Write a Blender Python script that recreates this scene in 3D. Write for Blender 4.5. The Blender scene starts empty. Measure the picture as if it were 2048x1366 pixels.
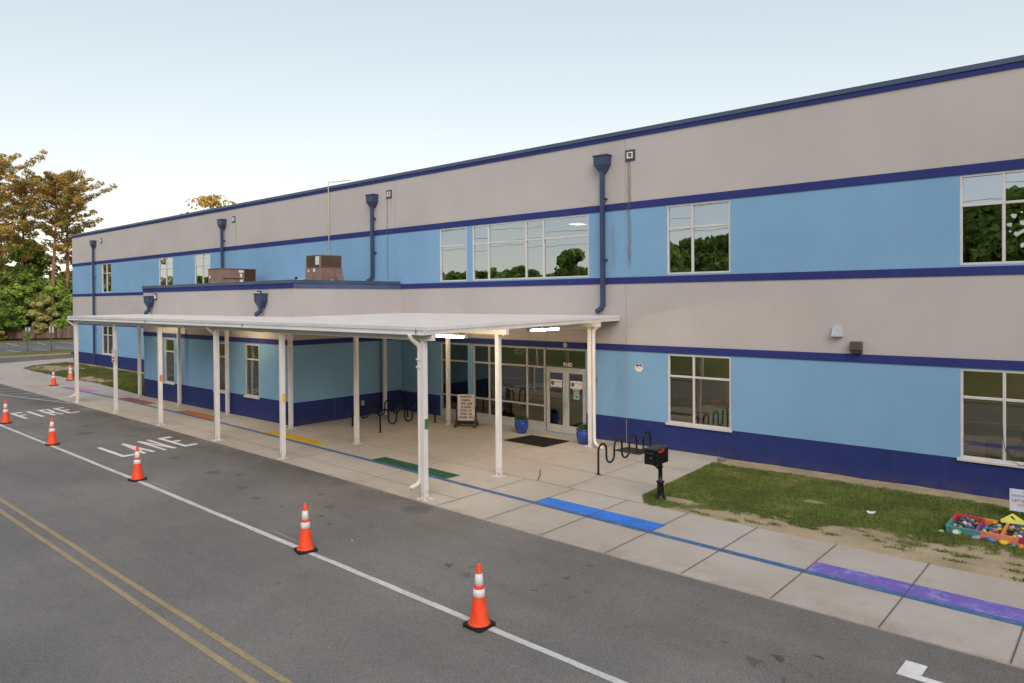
import bpy, math, random
import numpy as np
from mathutils import Vector, Matrix
R = math.radians
random.seed(7)
SC = bpy.context.scene
COL = SC.collection

# ------------------------------------------------------------------ camera
cam_d = bpy.data.cameras.new("camera")
cam = bpy.data.objects.new("camera", cam_d); COL.objects.link(cam)
cam_d.sensor_width = 36.0; cam_d.lens = 25.1683; cam_d.shift_y = -0.03344; cam_d.clip_end = 6000; cam_d.clip_start = 0.1
_yaw, _pit, _rol = R(41.33613), R(0.57805), R(-0.38905)
_f = Vector((-math.sin(_yaw)*math.cos(_pit), math.cos(_yaw)*math.cos(_pit), -math.sin(_pit)))
_r = Vector((math.cos(_yaw), math.sin(_yaw), 0)); _u = _r.cross(_f)
_r2 = _r*math.cos(_rol) + _u*math.sin(_rol); _u2 = -_r*math.sin(_rol) + _u*math.cos(_rol)
m = Matrix((_r2, _u2, -_f)).transposed().to_4x4(); m.translation = Vector((0, -19.246, 4.529))
cam.matrix_world = m
SC.camera = cam

# ------------------------------------------------------------------ world, sun, exposure
SUN_EL, SUN_AZ = 36.0, 131.0            # degrees; azimuth clockwise from +Y
W = bpy.data.worlds.new("World"); SC.world = W; W.use_nodes = True
wn = W.node_tree; bg = wn.nodes["Background"]
sky = wn.nodes.new("ShaderNodeTexSky"); sky.sky_type = 'NISHITA'; sky.sun_disc = False
sky.sun_elevation = R(SUN_EL); sky.sun_rotation = R(SUN_AZ)
sky.air_density = 1.0; sky.dust_density = 0.4; sky.ozone_density = 1.0
tint = wn.nodes.new("ShaderNodeMix"); tint.data_type = 'RGBA'; tint.blend_type = 'MULTIPLY'
tint.inputs[0].default_value = 1.0; tint.inputs[7].default_value = (1.46, 1.335, 1.175, 1)
soft = wn.nodes.new("ShaderNodeGamma"); soft.inputs[1].default_value = 0.48      # thin even haze: flatter sky
wn.links.new(sky.outputs[0], soft.inputs[0]); wn.links.new(soft.outputs[0], tint.inputs[6]); wn.links.new(tint.outputs[2], bg.inputs[0])
bg.inputs[1].default_value = 0.15
sun_d = bpy.data.lights.new("sun", 'SUN'); sun_d.energy = 0.85; sun_d.angle = R(45); sun_d.color = (1.0, 0.90, 0.83)
sun = bpy.data.objects.new("sun", sun_d); COL.objects.link(sun)
_sd = Vector((math.sin(R(SUN_AZ))*math.cos(R(SUN_EL)), math.cos(R(SUN_AZ))*math.cos(R(SUN_EL)), math.sin(R(SUN_EL))))
sun.rotation_euler = _sd.to_track_quat('Z', 'Y').to_euler(); sun.location = _sd*300
VS = SC.view_settings
VS.view_transform = 'Standard'; VS.look = 'None'; VS.gamma = 1.0; VS.exposure = 1.2

# ------------------------------------------------------------------ node helpers
class NB:
    def __init__(s, name):
        s.m = bpy.data.materials.new(name); s.m.use_nodes = True
        s.t = s.m.node_tree; s.b = s.t.nodes["Principled BSDF"]; s.out = s.t.nodes["Material Output"]
        s._pos = None
    def n(s, typ, **kw):
        o = s.t.nodes.new(typ)
        for k, v in kw.items(): setattr(o, k, v)
        return o
    def l(s, a, b): s.t.links.new(a, b)
    def setin(s, sock, v):
        if isinstance(v, bpy.types.NodeSocket): s.l(v, sock)
        else: sock.default_value = v
    def pos(s):
        if s._pos is None: s._pos = s.n("ShaderNodeNewGeometry").outputs["Position"]
        return s._pos
    def objpos(s): return s.n("ShaderNodeTexCoord").outputs["Object"]
    def scaled(s, v, sc):
        o = s.n("ShaderNodeVectorMath", operation='MULTIPLY'); s.l(v, o.inputs[0]); o.inputs[1].default_value = sc
        return o.outputs[0]
    def noise(s, scale, detail=3.0, rough=0.55, vec=None, dist=0.0):
        o = s.n("ShaderNodeTexNoise"); s.l(vec if vec is not None else s.pos(), o.inputs["Vector"])
        o.inputs["Scale"].default_value = scale; o.inputs["Detail"].default_value = detail
        o.inputs["Roughness"].default_value = rough; o.inputs["Distortion"].default_value = dist
        return o.outputs[0]
    def ramp(s, v, a, b, lo=0.0, hi=1.0):
        o = s.n("ShaderNodeMapRange", interpolation_type='SMOOTHSTEP')
        s.setin(o.inputs[0], v); o.inputs[1].default_value = a; o.inputs[2].default_value = b
        o.inputs[3].default_value = lo; o.inputs[4].default_value = hi
        return o.outputs[0]
    def math(s, op, a, b=0.0, clamp=False):
        o = s.n("ShaderNodeMath", operation=op); o.use_clamp = clamp
        s.setin(o.inputs[0], a); s.setin(o.inputs[1], b)
        return o.outputs[0]
    def mix(s, fac, a, b, blend='MIX'):
        o = s.n("ShaderNodeMix", data_type='RGBA', blend_type=blend)
        s.setin(o.inputs[0], fac)
        for i, v in ((6, a), (7, b)):
            if isinstance(v, bpy.types.NodeSocket): s.l(v, o.inputs[i])
            else: o.inputs[i].default_value = (*v[:3], 1)
        return o.outputs[2]
    def bump(s, h, strength, dist=0.02):
        o = s.n("ShaderNodeBump"); o.inputs["Strength"].default_value = strength; o.inputs["Distance"].default_value = dist
        s.l(h, o.inputs["Height"]); s.l(o.outputs[0], s.b.inputs["Normal"])
    def col(s, c):
        if isinstance(c, bpy.types.NodeSocket): s.l(c, s.b.inputs["Base Color"])
        else: s.b.inputs["Base Color"].default_value = (*c[:3], 1)
    def set(s, rough=0.7, metal=0.0, spec=0.4):
        s.b.inputs["Roughness"].default_value = rough; s.b.inputs["Metallic"].default_value = metal
        s.b.inputs["Specular IOR Level"].default_value = spec
    def sep(s, v=None):
        o = s.n("ShaderNodeSeparateXYZ"); s.l(v if v is not None else s.pos(), o.inputs[0]); return o.outputs

def plain(name, c, rough=0.7, metal=0.0, spec=0.4, var=0.12, vs=3.0, bump=0.0, bs=60.0):
    b = NB(name); b.set(rough, metal, spec)
    f = b.ramp(b.noise(vs, 4), 0.3, 0.7)
    b.col(b.mix(f, [x*(1-var) for x in c], [min(1, x*(1+var)) for x in c]))
    if bump: b.bump(b.noise(bs, 3), bump, 0.01)
    return b.m

def post_paint():
    b = NB("post_white"); b.set(0.45, 0, 0.4); X = b.sep()
    c = b.mix(b.ramp(b.noise(2.0, 4), 0.3, 0.7), (0.705, 0.66, 0.635), (0.77, 0.725, 0.70))
    c = b.mix(b.ramp(b.noise(1.0, 5, 0.7, b.scaled(b.pos(), (14, 14, 1.5))), 0.58, 0.80, 0, 0.35), c, (0.42, 0.37, 0.31))
    rust = b.math('MULTIPLY', b.ramp(X[2], 0.02, 0.30, 1, 0), b.ramp(b.noise(11, 5, 0.7), 0.42, 0.66, 0, 0.75))
    b.col(b.mix(rust, c, (0.24, 0.13, 0.065))); return b.m
def wall_paint(name, c, streaks=(), grime=None, var=0.05):
    b = NB(name); b.set(0.88, 0, 0.2)
    f = b.ramp(b.noise(0.35, 5, 0.6), 0.3, 0.7)
    cc = b.mix(f, [x*(1-var) for x in c], [min(1, x*(1+var)) for x in c])
    fine = b.ramp(b.noise(45, 2, 0.7), 0.25, 0.75, 0.93, 1.07)
    g = b.n("ShaderNodeCombineColor"); [b.l(fine, g.inputs[i]) for i in range(3)]
    cc = b.mix(1.0, cc, g.outputs[0], 'MULTIPLY')
    X = b.sep()
    # faint vertical rain streaks
    v = b.noise(1.0, 4, 0.6, b.scaled(b.pos(), (5.0, 5.0, 0.12)))
    cc = b.mix(b.ramp(v, 0.56, 0.80, 0, 0.09), cc, (0.30, 0.27, 0.23))
    for (x0, w, z0, z1, s, tone) in streaks:     # drip stains under the scuppers
        wob = b.math('MULTIPLY', b.math('SUBTRACT', b.noise(2.0, 3), 0.5), 0.10)
        d = b.math('ABSOLUTE', b.math('ADD', b.math('SUBTRACT', X[0], x0), wob))
        a = b.ramp(d, w*0.2, w, 1, 0)
        zz = b.math('MULTIPLY', b.ramp(X[2], z0, z0+0.6, 0, 1), b.ramp(X[2], z1-0.02, z1, 1, 0))
        nz = b.ramp(b.noise(1.0, 4, 0.7, b.scaled(b.pos(), (30, 30, 1.6))), 0.3, 0.65, 0.25, 1)
        k = b.math('MULTIPLY', b.math('MULTIPLY', a, zz), b.math('MULTIPLY', nz, s))
        cc = b.mix(k, cc, tone)
    if grime:
        gm = b.math('MULTIPLY', b.ramp(X[2], 0.0, grime, 1, 0), b.ramp(b.noise(3.0, 5, 0.7), 0.35, 0.7, 0.0, 0.45))
        cc = b.mix(gm, cc, (0.10, 0.085, 0.06))
    b.col(cc); b.bump(b.noise(70, 4, 0.7), 0.22, 0.01)
    return b.m

def glass(name, refl, tintc, wav=0.010, gl=(0.95, 0.97, 0.9)):
    b = NB(name); t = b.t; t.nodes.remove(b.b)
    tr = b.n("ShaderNodeBsdfTransparent"); tr.inputs[0].default_value = (*tintc, 1)
    g = b.n("ShaderNodeBsdfGlossy"); g.inputs["Color"].default_value = (*gl, 1); g.inputs["Roughness"].default_value = 0.0
    h = b.noise(0.9, 1.5, 0.5); bu = b.n("ShaderNodeBump"); bu.inputs["Strength"].default_value = 1.0
    bu.inputs["Distance"].default_value = wav; b.l(h, bu.inputs["Height"]); b.l(bu.outputs[0], g.inputs["Normal"])
    lw = b.n("ShaderNodeFresnel"); lw.inputs[0].default_value = 1.5
    fac = b.math('ADD', b.math('MULTIPLY', lw.outputs[0], 1.2), refl, True)
    mx = b.n("ShaderNodeMixShader"); b.l(fac, mx.inputs[0]); b.l(tr.outputs[0], mx.inputs[1]); b.l(g.outputs[0], mx.inputs[2])
    b.l(mx.outputs[0], b.out.inputs[0])
    return b.m

def emit(name, c, s):
    b = NB(name); b.col(c); b.b.inputs["Emission Color"].default_value = (*c, 1); b.b.inputs["Emission Strength"].default_value = s
    return b.m

LEAF_GAIN = 1.6
def leaf(name, c1, c2, c3, trans=0.35):
    trans *= .45; c1, c2, c3 = [[min(.7, q*LEAF_GAIN) for q in c] for c in (c1, c2, c3)]
    b = NB(name); b.set(0.75, 0, 0.15)
    g = b.n("ShaderNodeNewGeometry")
    rnd = g.outputs["Random Per Island"]
    cc = b.mix(rnd, c1, c2)
    cc = b.mix(b.ramp(b.noise(0.45, 2), 0.42, 0.66), cc, c3)
    b.col(cc)
    tl = b.n("ShaderNodeBsdfTranslucent"); b.l(cc, tl.inputs[0])
    mx = b.n("ShaderNodeMixShader"); mx.inputs[0].default_value = trans
    b.l(b.b.outputs[0], mx.inputs[1]); b.l(tl.outputs[0], mx.inputs[2]); b.l(mx.outputs[0], b.out.inputs[0])
    return b.m

# ------------------------------------------------------------------ mesh helpers
class MB:
    def __init__(s): s.v = []; s.f = []; s.mi = []; s.sm = []
    def add(s, vs, fs, mi=0, smooth=False):
        o = len(s.v); s.v += [tuple(v) for v in vs]
        for f in fs: s.f.append(tuple(i+o for i in f)); s.mi.append(mi); s.sm.append(smooth)
        return s
    def quad(s, a, b, c, d, mi=0): return s.add([a, b, c, d], [(0, 1, 2, 3)], mi)
    def box(s, x0, x1, y0, y1, z0, z1, mi=0):
        if x0 > x1: x0, x1 = x1, x0
        if y0 > y1: y0, y1 = y1, y0
        if z0 > z1: z0, z1 = z1, z0
        return s.add([(x0,y0,z0),(x1,y0,z0),(x1,y1,z0),(x0,y1,z0),(x0,y0,z1),(x1,y0,z1),(x1,y1,z1),(x0,y1,z1)],
                     [(0,3,2,1),(4,5,6,7),(0,1,5,4),(1,2,6,5),(2,3,7,6),(3,0,4,7)], mi)
    def rbox(s, x0, x1, y0, y1, z0, z1, b, mi=0):        # box with chamfered edges
        vs = []; X = (x0, x1); Y = (y0, y1); Z = (z0, z1)
        def c(i, j, k, ax):
            p = [X[i], Y[j], Z[k]]; q = [(x0+b, x1-b)[i], (y0+b, y1-b)[j], (z0+b, z1-b)[k]]
            q[ax] = p[ax]; return tuple(q)
        idx = {}
        for i in (0,1):
            for j in (0,1):
                for k in (0,1):
                    for ax in (0,1,2): idx[(i,j,k,ax)] = len(vs); vs.append(c(i,j,k,ax))
        fs = []
        for ax in (0,1,2):
            for e in (0,1):
                r = []
                for (p, q) in ((0,0),(1,0),(1,1),(0,1)):
                    t = [p, q]; t.insert(ax, e); r.append(idx[(*t, ax)])
                fs.append(tuple(r) if (e == 1) ^ (ax == 1) else tuple(reversed(r)))
        for ax in (0,1,2):
            o = [a for a in (0,1,2) if a != ax]
            for p in (0,1):
                for q in (0,1):
                    t0 = [0,0,0]; t0[o[0]] = p; t0[o[1]] = q; t1 = list(t0); t1[ax] = 1
                    fs.append((idx[(*t0,o[0])], idx[(*t1,o[0])], idx[(*t1,o[1])], idx[(*t0,o[1])]))
        for i in (0,1):
            for j in (0,1):
                for k in (0,1): fs.append((idx[(i,j,k,0)], idx[(i,j,k,1)], idx[(i,j,k,2)]))
        return s.add(vs, fs, mi)
    def prism(s, poly, z0, z1, mi=0):
        n = len(poly); vs = [(x, y, z0) for x, y in poly] + [(x, y, z1) for x, y in poly]
        fs = [tuple(range(n, 2*n)), tuple(reversed(range(n)))] + [(i, (i+1) % n, (i+1) % n+n, i+n) for i in range(n)]
        return s.add(vs, fs, mi)
    def plate(s, poly, o, ux, uy, th, mi=0):             # extruded 2-D outline on the plane (o, ux, uy)
        o, ux, uy = Vector(o), Vector(ux), Vector(uy); nn = ux.cross(uy).normalized()*th; n = len(poly)
        a = [o+ux*x+uy*y for x, y in poly]; vs = [p for p in a]+[p+nn for p in a]
        return s.add(vs, [tuple(range(n, 2*n)), tuple(reversed(range(n)))] + [(i, (i+1) % n, (i+1) % n+n, i+n) for i in range(n)], mi)
    def tube(s, pts, r, n=8, mi=0, caps=True, square=False):
        pts = [Vector(p) for p in pts]; rr = r if isinstance(r, (list, tuple)) else [r]*len(pts)
        vs = []; up = None
        for i, p in enumerate(pts):
            if i == 0: d = pts[1]-p
            elif i == len(pts)-1: d = p-pts[-2]
            else: d = (pts[i+1]-p).normalized()+(p-pts[i-1]).normalized()
            d = d.normalized() if d.length > 1e-9 else Vector((0, 0, 1))
            if up is None:
                up = Vector((0, 1, 0)) if abs(d.z) > 0.8 else Vector((0, 0, 1))
            a = up-d*up.dot(d)
            if a.length < 1e-6: a = d.orthogonal()
            a.normalize(); up = a; b = d.cross(a)
            k = 1.0
            if 0 < i < len(pts)-1:
                c = (pts[i+1]-p).normalized().dot((p-pts[i-1]).normalized()); k = min(1.6, 1/max(0.5, math.sqrt(max(0, (1+c)/2))))
            for j in range(n):
                t = 2*math.pi*(j+(0.5 if square else 0))/n
                q = rr[i]*(1.41421 if square else 1.0)
                vs.append(p+(a*math.cos(t)+b*math.sin(t))*q*(k if square else 1))
        fs = []
        for i in range(len(pts)-1):
            for j in range(n): fs.append((i*n+j, i*n+(j+1) % n, (i+1)*n+(j+1) % n, (i+1)*n+j))
        s.add(vs, fs, mi, not square)
        if caps:
            o = len(s.v)-len(vs)
            for f in (tuple(reversed(range(n))), tuple(range((len(pts)-1)*n, len(pts)*n))):
                s.f.append(tuple(i+o for i in f)); s.mi.append(mi); s.sm.append(False)
        return s
    def lathe(s, prof, c=(0, 0, 0), n=24, mi=0, smooth=True):
        vs = []; fs = []
        for r, z in prof:
            for j in range(n):
                t = 2*math.pi*j/n; vs.append((c[0]+r*math.cos(t), c[1]+r*math.sin(t), c[2]+z))
        for i in range(len(prof)-1):
            for j in range(n): fs.append((i*n+j, i*n+(j+1) % n, (i+1)*n+(j+1) % n, (i+1)*n+j))
        s.add(vs, fs, mi, smooth)
        o = len(s.v)-len(vs)
        for f in (tuple(reversed(range(n))), tuple(range((len(prof)-1)*n, len(prof)*n))):
            s.f.append(tuple(i+o for i in f)); s.mi.append(mi); s.sm.append(False)
        return s
    def build(s, name, mats, parent=None, world=False):
        me = bpy.data.meshes.new(name)
        off = Vector(parent.get("_o", (0, 0, 0))) if (world and parent) else Vector((0, 0, 0))
        me.from_pydata([tuple(Vector(v)-off) for v in s.v] if off.length else s.v, [], s.f)
        for mt in (mats if isinstance(mats, (list, tuple)) else [mats]): me.materials.append(mt)
        me.polygons.foreach_set("material_index", s.mi); me.polygons.foreach_set("use_smooth", s.sm)
        me.update()
        o = bpy.data.objects.new(name, me); COL.objects.link(o)
        if parent: o.parent = parent
        return o

def tag(o, label, cat, group=None, kind=None):
    o["label"] = label; o["category"] = cat
    if group: o["group"] = group
    if kind: o["kind"] = kind
    return o
ROOTS = {}
def thing(name, label, cat, loc=(0, 0, 0), rz=0.0, group=None):
    o = bpy.data.objects.new(name, None); COL.objects.link(o); o.location = loc; o.rotation_euler = (0, 0, rz)
    o.empty_display_size = 0.2; tag(o, label, cat, group); o["_o"] = tuple(loc)
    return o
def struct(name, mb, mats, label=None, parent=None):
    o = mb.build(name, mats, parent)
    if not parent: o["kind"] = "structure"
    if label: o["label"] = label
    return o
def copy_tree(o, parent=None):
    c = o.copy(); COL.objects.link(c); c.parent = parent
    for ch in list(o.children): copy_tree(ch, c)
    return c

def text_mesh(txt, size, depth=0.0, spacing=1.0, width=None, align='CENTER', bold=0.0):
    """letters as a mesh in the XY plane, centred; returns (verts, faces)"""
    cu = bpy.data.curves.new("lettering", 'FONT'); cu.body = txt; cu.size = size; cu.extrude = depth
    cu.align_x = align; cu.space_character = spacing; cu.offset = bold; cu.resolution_u = 3
    ob = bpy.data.objects.new("lettering", cu); COL.objects.link(ob)
    dg = bpy.context.evaluated_depsgraph_get(); me = bpy.data.meshes.new_from_object(ob.evaluated_get(dg))
    vs = [v.co.copy() for v in me.vertices]; fs = [tuple(p.vertices) for p in me.polygons]
    bpy.data.objects.remove(ob); bpy.data.curves.remove(cu); bpy.data.meshes.remove(me)
    if width and vs:
        w = max(v.x for v in vs)-min(v.x for v in vs)
        for v in vs: v.x *= width/w
    return vs, fs
def put_text(mb, txt, size, o, ux, uy, mi=0, **kw):
    vs, fs = text_mesh(txt, size, **kw); o, ux, uy = Vector(o), Vector(ux), Vector(uy); nn = ux.cross(uy)
    mb.add([o+ux*v.x+uy*v.y+nn*v.z for v in vs], fs, mi)

# ------------------------------------------------------------------ materials
GREY = (0.500, 0.455, 0.440); LBLUE = (0.212, 0.388, 0.59); NAVY = (0.025, 0.038, 0.155)
ST = [(-12.03, 0.10, 5.3, 8.86, 0.75, (0.13, 0.09, 0.055)), (-23.9, 0.07, 5.2, 8.86, 0.75, (0.15, 0.11, 0.07)),
      (-23.62, 0.05, 8.0, 8.86, 0.5, (0.20, 0.14, 0.09)), (-36.78, 0.07, 6.6, 8.86, 0.55, (0.20, 0.14, 0.09)),
      (-12.62, 0.14, 5.3, 6.9, 0.35, (0.16, 0.17, 0.10))]
ST2 = [(-34.82, 0.05, 3.9, 4.70, 0.8, (0.12, 0.09, 0.06)), (-25.42, 0.05, 3.9, 4.70, 0.5, (0.16, 0.12, 0.08))]
M = {}
M['grey'] = wall_paint("stucco_grey", GREY, ST+ST2)
M['lblue'] = wall_paint("stucco_light_blue", LBLUE, ST)
M['navy'] = wall_paint("stucco_navy", NAVY, (), 0.35, 0.10)
M['band'] = wall_paint("band_navy", (0.032, 0.042, 0.175), ST[:2], None, 0.08)
M['coping'] = plain("coping_metal", (0.056, 0.085, 0.145), 0.42, 0.0, 0.5, 0.10, 1.0)
M['pipe'] = plain("downspout_blue", (0.036, 0.056, 0.118), 0.42, 0.0, 0.5, 0.12, 1.5)
M['white'] = plain("white_paint", (0.74, 0.69, 0.665), 0.45, 0, 0.4, 0.05, 2.0)
M['postw'] = post_paint()
M['gutter'] = plain("gutter_white", (0.70, 0.69, 0.69), 0.40, 0, 0.45, 0.05, 0.8)
M['frame'] = plain("window_frame_aluminium", (0.62, 0.59, 0.575), 0.45, 0.0, 0.4, 0.05)
M['door'] = plain("door_aluminium", (0.50, 0.48, 0.455), 0.45, 0.1, 0.4, 0.05)
M['steel'] = plain("brushed_steel", (0.6, 0.6, 0.58), 0.3, 0.9, 0.5, 0.05)
M['black'] = plain("black_enamel", (0.006, 0.006, 0.0065), 0.30, 0, 0.35, 0.1)
M['rubber'] = plain("black_rubber", (0.018, 0.017, 0.016), 0.75, 0, 0.3, 0.2, 8, 0.3, 40)
M['joint'] = plain("joint_dark", (0.13, 0.10, 0.07), 0.9, 0, 0.2, 0.25, 6)
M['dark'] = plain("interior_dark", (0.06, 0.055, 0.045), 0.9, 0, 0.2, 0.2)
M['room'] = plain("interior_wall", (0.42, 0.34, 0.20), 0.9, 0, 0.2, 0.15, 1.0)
M['roof'] = plain("roof_membrane", (0.45, 0.45, 0.44), 0.8)
M['up_glass'] = glass("upper_window_glass", 0.42, (0.30, 0.36, 0.30), 0.0026, (0.80, 0.88, 0.98))
M['low_glass'] = glass("lower_window_glass", 0.17, (0.55, 0.60, 0.50), 0.003, (0.93, 0.95, 0.88))
M['wpaint'] = plain("road_white_paint", (0.70, 0.68, 0.65), 0.8, 0, 0.2, 0.12, 9)
M['lit'] = emit("tube_light_lit", (1.0, 0.81, 0.50), 62.0)
M['wplate'] = plain("sign_white", (0.78, 0.74, 0.73), 0.5, 0, 0.4, 0.03)
M['ink'] = plain("sign_black", (0.02, 0.02, 0.025), 0.6)
def cone_mat():
    b = NB("cone_orange"); b.set(0.5, 0, 0.35)
    o = b.n("ShaderNodeObjectInfo"); sh = b.n("ShaderNodeVectorMath", operation='ADD'); b.l(b.objpos(), sh.inputs[0]); b.l(o.outputs["Random"], sh.inputs[1])
    c = b.mix(b.ramp(b.noise(9, 4, 0.6, sh.outputs[0]), 0.3, 0.7), (0.90, 0.065, 0.016), (0.98, 0.095, 0.026))
    c = b.mix(b.ramp(b.noise(16, 5, 0.75, sh.outputs[0]), 0.60, 0.78, 0, 0.55), c, (0.30, 0.05, 0.025))
    b.col(c); return b.m
M['orange'] = cone_mat()
M['orange_old'] = plain("cone_orange_faded", (0.80, 0.20, 0.085), 0.6, 0, 0.3, 0.12, 14)
M['band_w'] = plain("reflective_white", (0.80, 0.76, 0.75), 0.35, 0, 0.5, 0.10, 30)
M['brown'] = plain("hvac_brown", (0.235, 0.150, 0.115), 0.55, 0, 0.4, 0.10, 2)
M['brown_d'] = plain("hvac_grille_dark", (0.085, 0.055, 0.030), 0.7, 0, 0.3, 0.2, 20)
M['bark'] = plain("pine_bark", (0.30, 0.17, 0.115), 0.95, 0, 0.1, 0.3, 3, 0.8, 12)
M['bark2'] = plain("grey_bark", (0.10, 0.075, 0.055), 0.95, 0, 0.1, 0.3, 3, 0.8, 12)
M['pine'] = leaf("pine_needles_sunlit", (0.30, 0.200, 0.050), (0.43, 0.265, 0.078), (0.165, 0.145, 0.042), 0.5)  # warm low-sun glow on the crowns is put into the needle colour
M['leafa'] = leaf("leaves_dark", (0.17, 0.235, 0.040), (0.27, 0.33, 0.070), (0.10, 0.145, 0.034), 0.5)
M['leafb'] = leaf("leaves_bright", (0.15, 0.235, 0.038), (0.225, 0.30, 0.062), (0.095, 0.155, 0.028), 0.5)
M['leafc'] = leaf("leaves_olive", (0.25, 0.24, 0.080), (0.35, 0.30, 0.110), (0.15, 0.16, 0.055), 0.5)
M['leafo'] = leaf("leaves_sunlit_gold", (0.40, 0.24, 0.06), (0.55, 0.32, 0.09), (0.26, 0.17, 0.05), 0.4)  # orange sunlight on the treetop is painted into this leaf colour

def GM(x, y):
    w = -9.1e-05*x-0.00392*y+1.0
    return (0.990357*x+0.03465*y+0.534513)/w, (0.003708*x+1.060696*y+0.060735)/w
def asphalt():
    b = NB("asphalt"); b.set(0.85, 0, 0.25)
    sp = b.n("ShaderNodeTexVoronoi"); b.l(b.pos(), sp.inputs["Vector"]); sp.inputs["Scale"].default_value = 95
    f1 = b.ramp(b.noise(0.28, 5, 0.6), 0.32, 0.68)
    c = b.mix(f1, (0.162, 0.153, 0.146), (0.210, 0.196, 0.183))
    c = b.mix(b.ramp(b.noise(1.6, 5, 0.7), 0.5, 0.75, 0, 0.30), c, (0.105, 0.098, 0.090))
    X = b.sep()
    # warm, worn drive lane beside the kerb
    lane = b.math('MULTIPLY', b.ramp(X[1], -11.6, -10.2, 0, 1), b.ramp(X[1], -8.9, -8.0, 1, 0.4))
    c = b.mix(b.math('MULTIPLY', lane, b.ramp(b.noise(0.5, 4), 0.35, 0.7, 0.1, 0.6)), c, (0.145, 0.128, 0.107))
    damp = b.math('MULTIPLY', b.math('MULTIPLY', b.ramp(X[1], -9.9, -8.6, 0, 1), b.ramp(X[0], -13.5, -11.0, 1, 0.15)), b.ramp(b.noise(0.8, 5, 0.65), 0.30, 0.62, 0.10, 0.55))
    c = b.mix(damp, c, (0.070, 0.062, 0.053))
    trk = b.noise(1.0, 4, 0.6, b.scaled(b.pos(), (0.10, 1.5, 1.0)))
    c = b.mix(b.ramp(trk, 0.50, 0.72, 0, 0.30), c, (0.120, 0.112, 0.104)); c = b.mix(b.ramp(trk, 0.46, 0.26, 0, 0.22), c, (0.235, 0.225, 0.212))
    # aggregate
    a = b.ramp(sp.outputs["Color"], 0.0, 1.0, 0.74, 1.28)
    n2 = b.ramp(b.noise(40, 4, 0.8), 0.25, 0.75, 0.80, 1.20)
    g = b.n("ShaderNodeCombineColor"); am = b.math('MULTIPLY', a, n2); [b.l(am, g.inputs[i]) for i in range(3)]
    c = b.mix(1.0, c, g.outputs[0], 'MULTIPLY')
    bright = b.ramp(sp.outputs["Distance"], 0.0, 0.10, 1, 0)
    c = b.mix(b.math('MULTIPLY', bright, b.ramp(sp.outputs["Color"], 0.90, 0.97, 0, 0.8)), c, (0.34, 0.33, 0.31))
    # oil spots
    wob = b.n("ShaderNodeVectorMath", operation='ADD'); nz = b.n("ShaderNodeTexNoise"); nz.inputs["Scale"].default_value = 7.0; nz.inputs["Detail"].default_value = 5; nz.inputs["Roughness"].default_value = 0.7
    b.l(b.pos(), nz.inputs["Vector"]); ws = b.n("ShaderNodeVectorMath", operation='SCALE'); b.l(nz.outputs[1], ws.inputs[0]); ws.inputs["Scale"].default_value = 0.42
    b.l(b.pos(), wob.inputs[0]); b.l(ws.outputs[0], wob.inputs[1])
    tot = None
    for (x, y, r, s) in OIL:
        d = b.n("ShaderNodeVectorMath", operation='DISTANCE'); b.l(wob.outputs[0], d.inputs[0]); gx_, gy_ = GM(x, y); d.inputs[1].default_value = (gx_+0.21, gy_+0.21, 0.19)
        k = b.ramp(d.outputs["Value"], r*0.35, r*0.72, s, 0)
        k = b.math('MULTIPLY', k, 0.72); tot = k if tot is None else b.math('MAXIMUM', tot, k)
    dr = b.n("ShaderNodeTexVoronoi"); b.l(wob.outputs[0], dr.inputs["Vector"]); dr.inputs["Scale"].default_value = 1.5
    drip = b.math('MULTIPLY', b.ramp(dr.outputs["Distance"], 0.05, 0.11, 1, 0), b.math('MULTIPLY', b.ramp(X[1], -11.4, -10.9, 0, 1), b.ramp(b.noise(0.35, 2), 0.44, 0.54, 0, 0.6)))
    tot = b.math('MAXIMUM', tot, drip)
    c = b.mix(tot, c, (0.030, 0.027, 0.024))
    b.col(c); b.bump(sp.outputs["Distance"], 0.35, 0.01)
    return b.m
OIL = [(-13.9,-10.4,0.16,.8), (-13.3,-10.6,0.13,.6), (-14.4,-9.9,0.22,.5), (-12.4,-10.2,0.09,.6), (-9.6,-10.6,0.15,.8), (-9.2,-10.45,0.07,.7),
       (-9.0,-10.75,0.16,.45), (-8.6,-10.55,0.07,.7), (-7.0,-10.3,0.10,.7), (-7.7,-10.2,0.12,.4), (-10.4,-9.4,0.07,.8), (-4.0,-10.4,0.20,.6), (-3.8,-10.1,0.12,.85),
       (-3.5,-10.6,0.09,.6), (-3.35,-10.3,0.05,.8), (-12.6,-8.75,0.6,.45), (-19.8,-10.0,0.35,.55), (-18.9,-9.7,0.22,.6), (-17.6,-10.3,0.25,.5), (-22.5,-9.9,0.3,.4),
       (-16.4,-10.6,0.2,.6), (-29.3,-10.2,0.6,.4), (-31,-9.5,0.6,.3), (-27.3,-9.3,0.5,.35), (-11.2,-13.0,0.12,.4), (-13.9,-13.3,0.1,.35), (-15.4,-9.4,.16,.6), (-20.6,-9.6,.15,.6)]
M['asphalt'] = asphalt()

def lot_asphalt():
    b = NB("parking_asphalt"); b.set(0.85, 0, 0.25)
    c = b.mix(b.ramp(b.noise(0.15, 5), 0.3, 0.7), (0.12, 0.12, 0.125), (0.165, 0.16, 0.155)); b.col(c); return b.m
M['lot'] = lot_asphalt()

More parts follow.
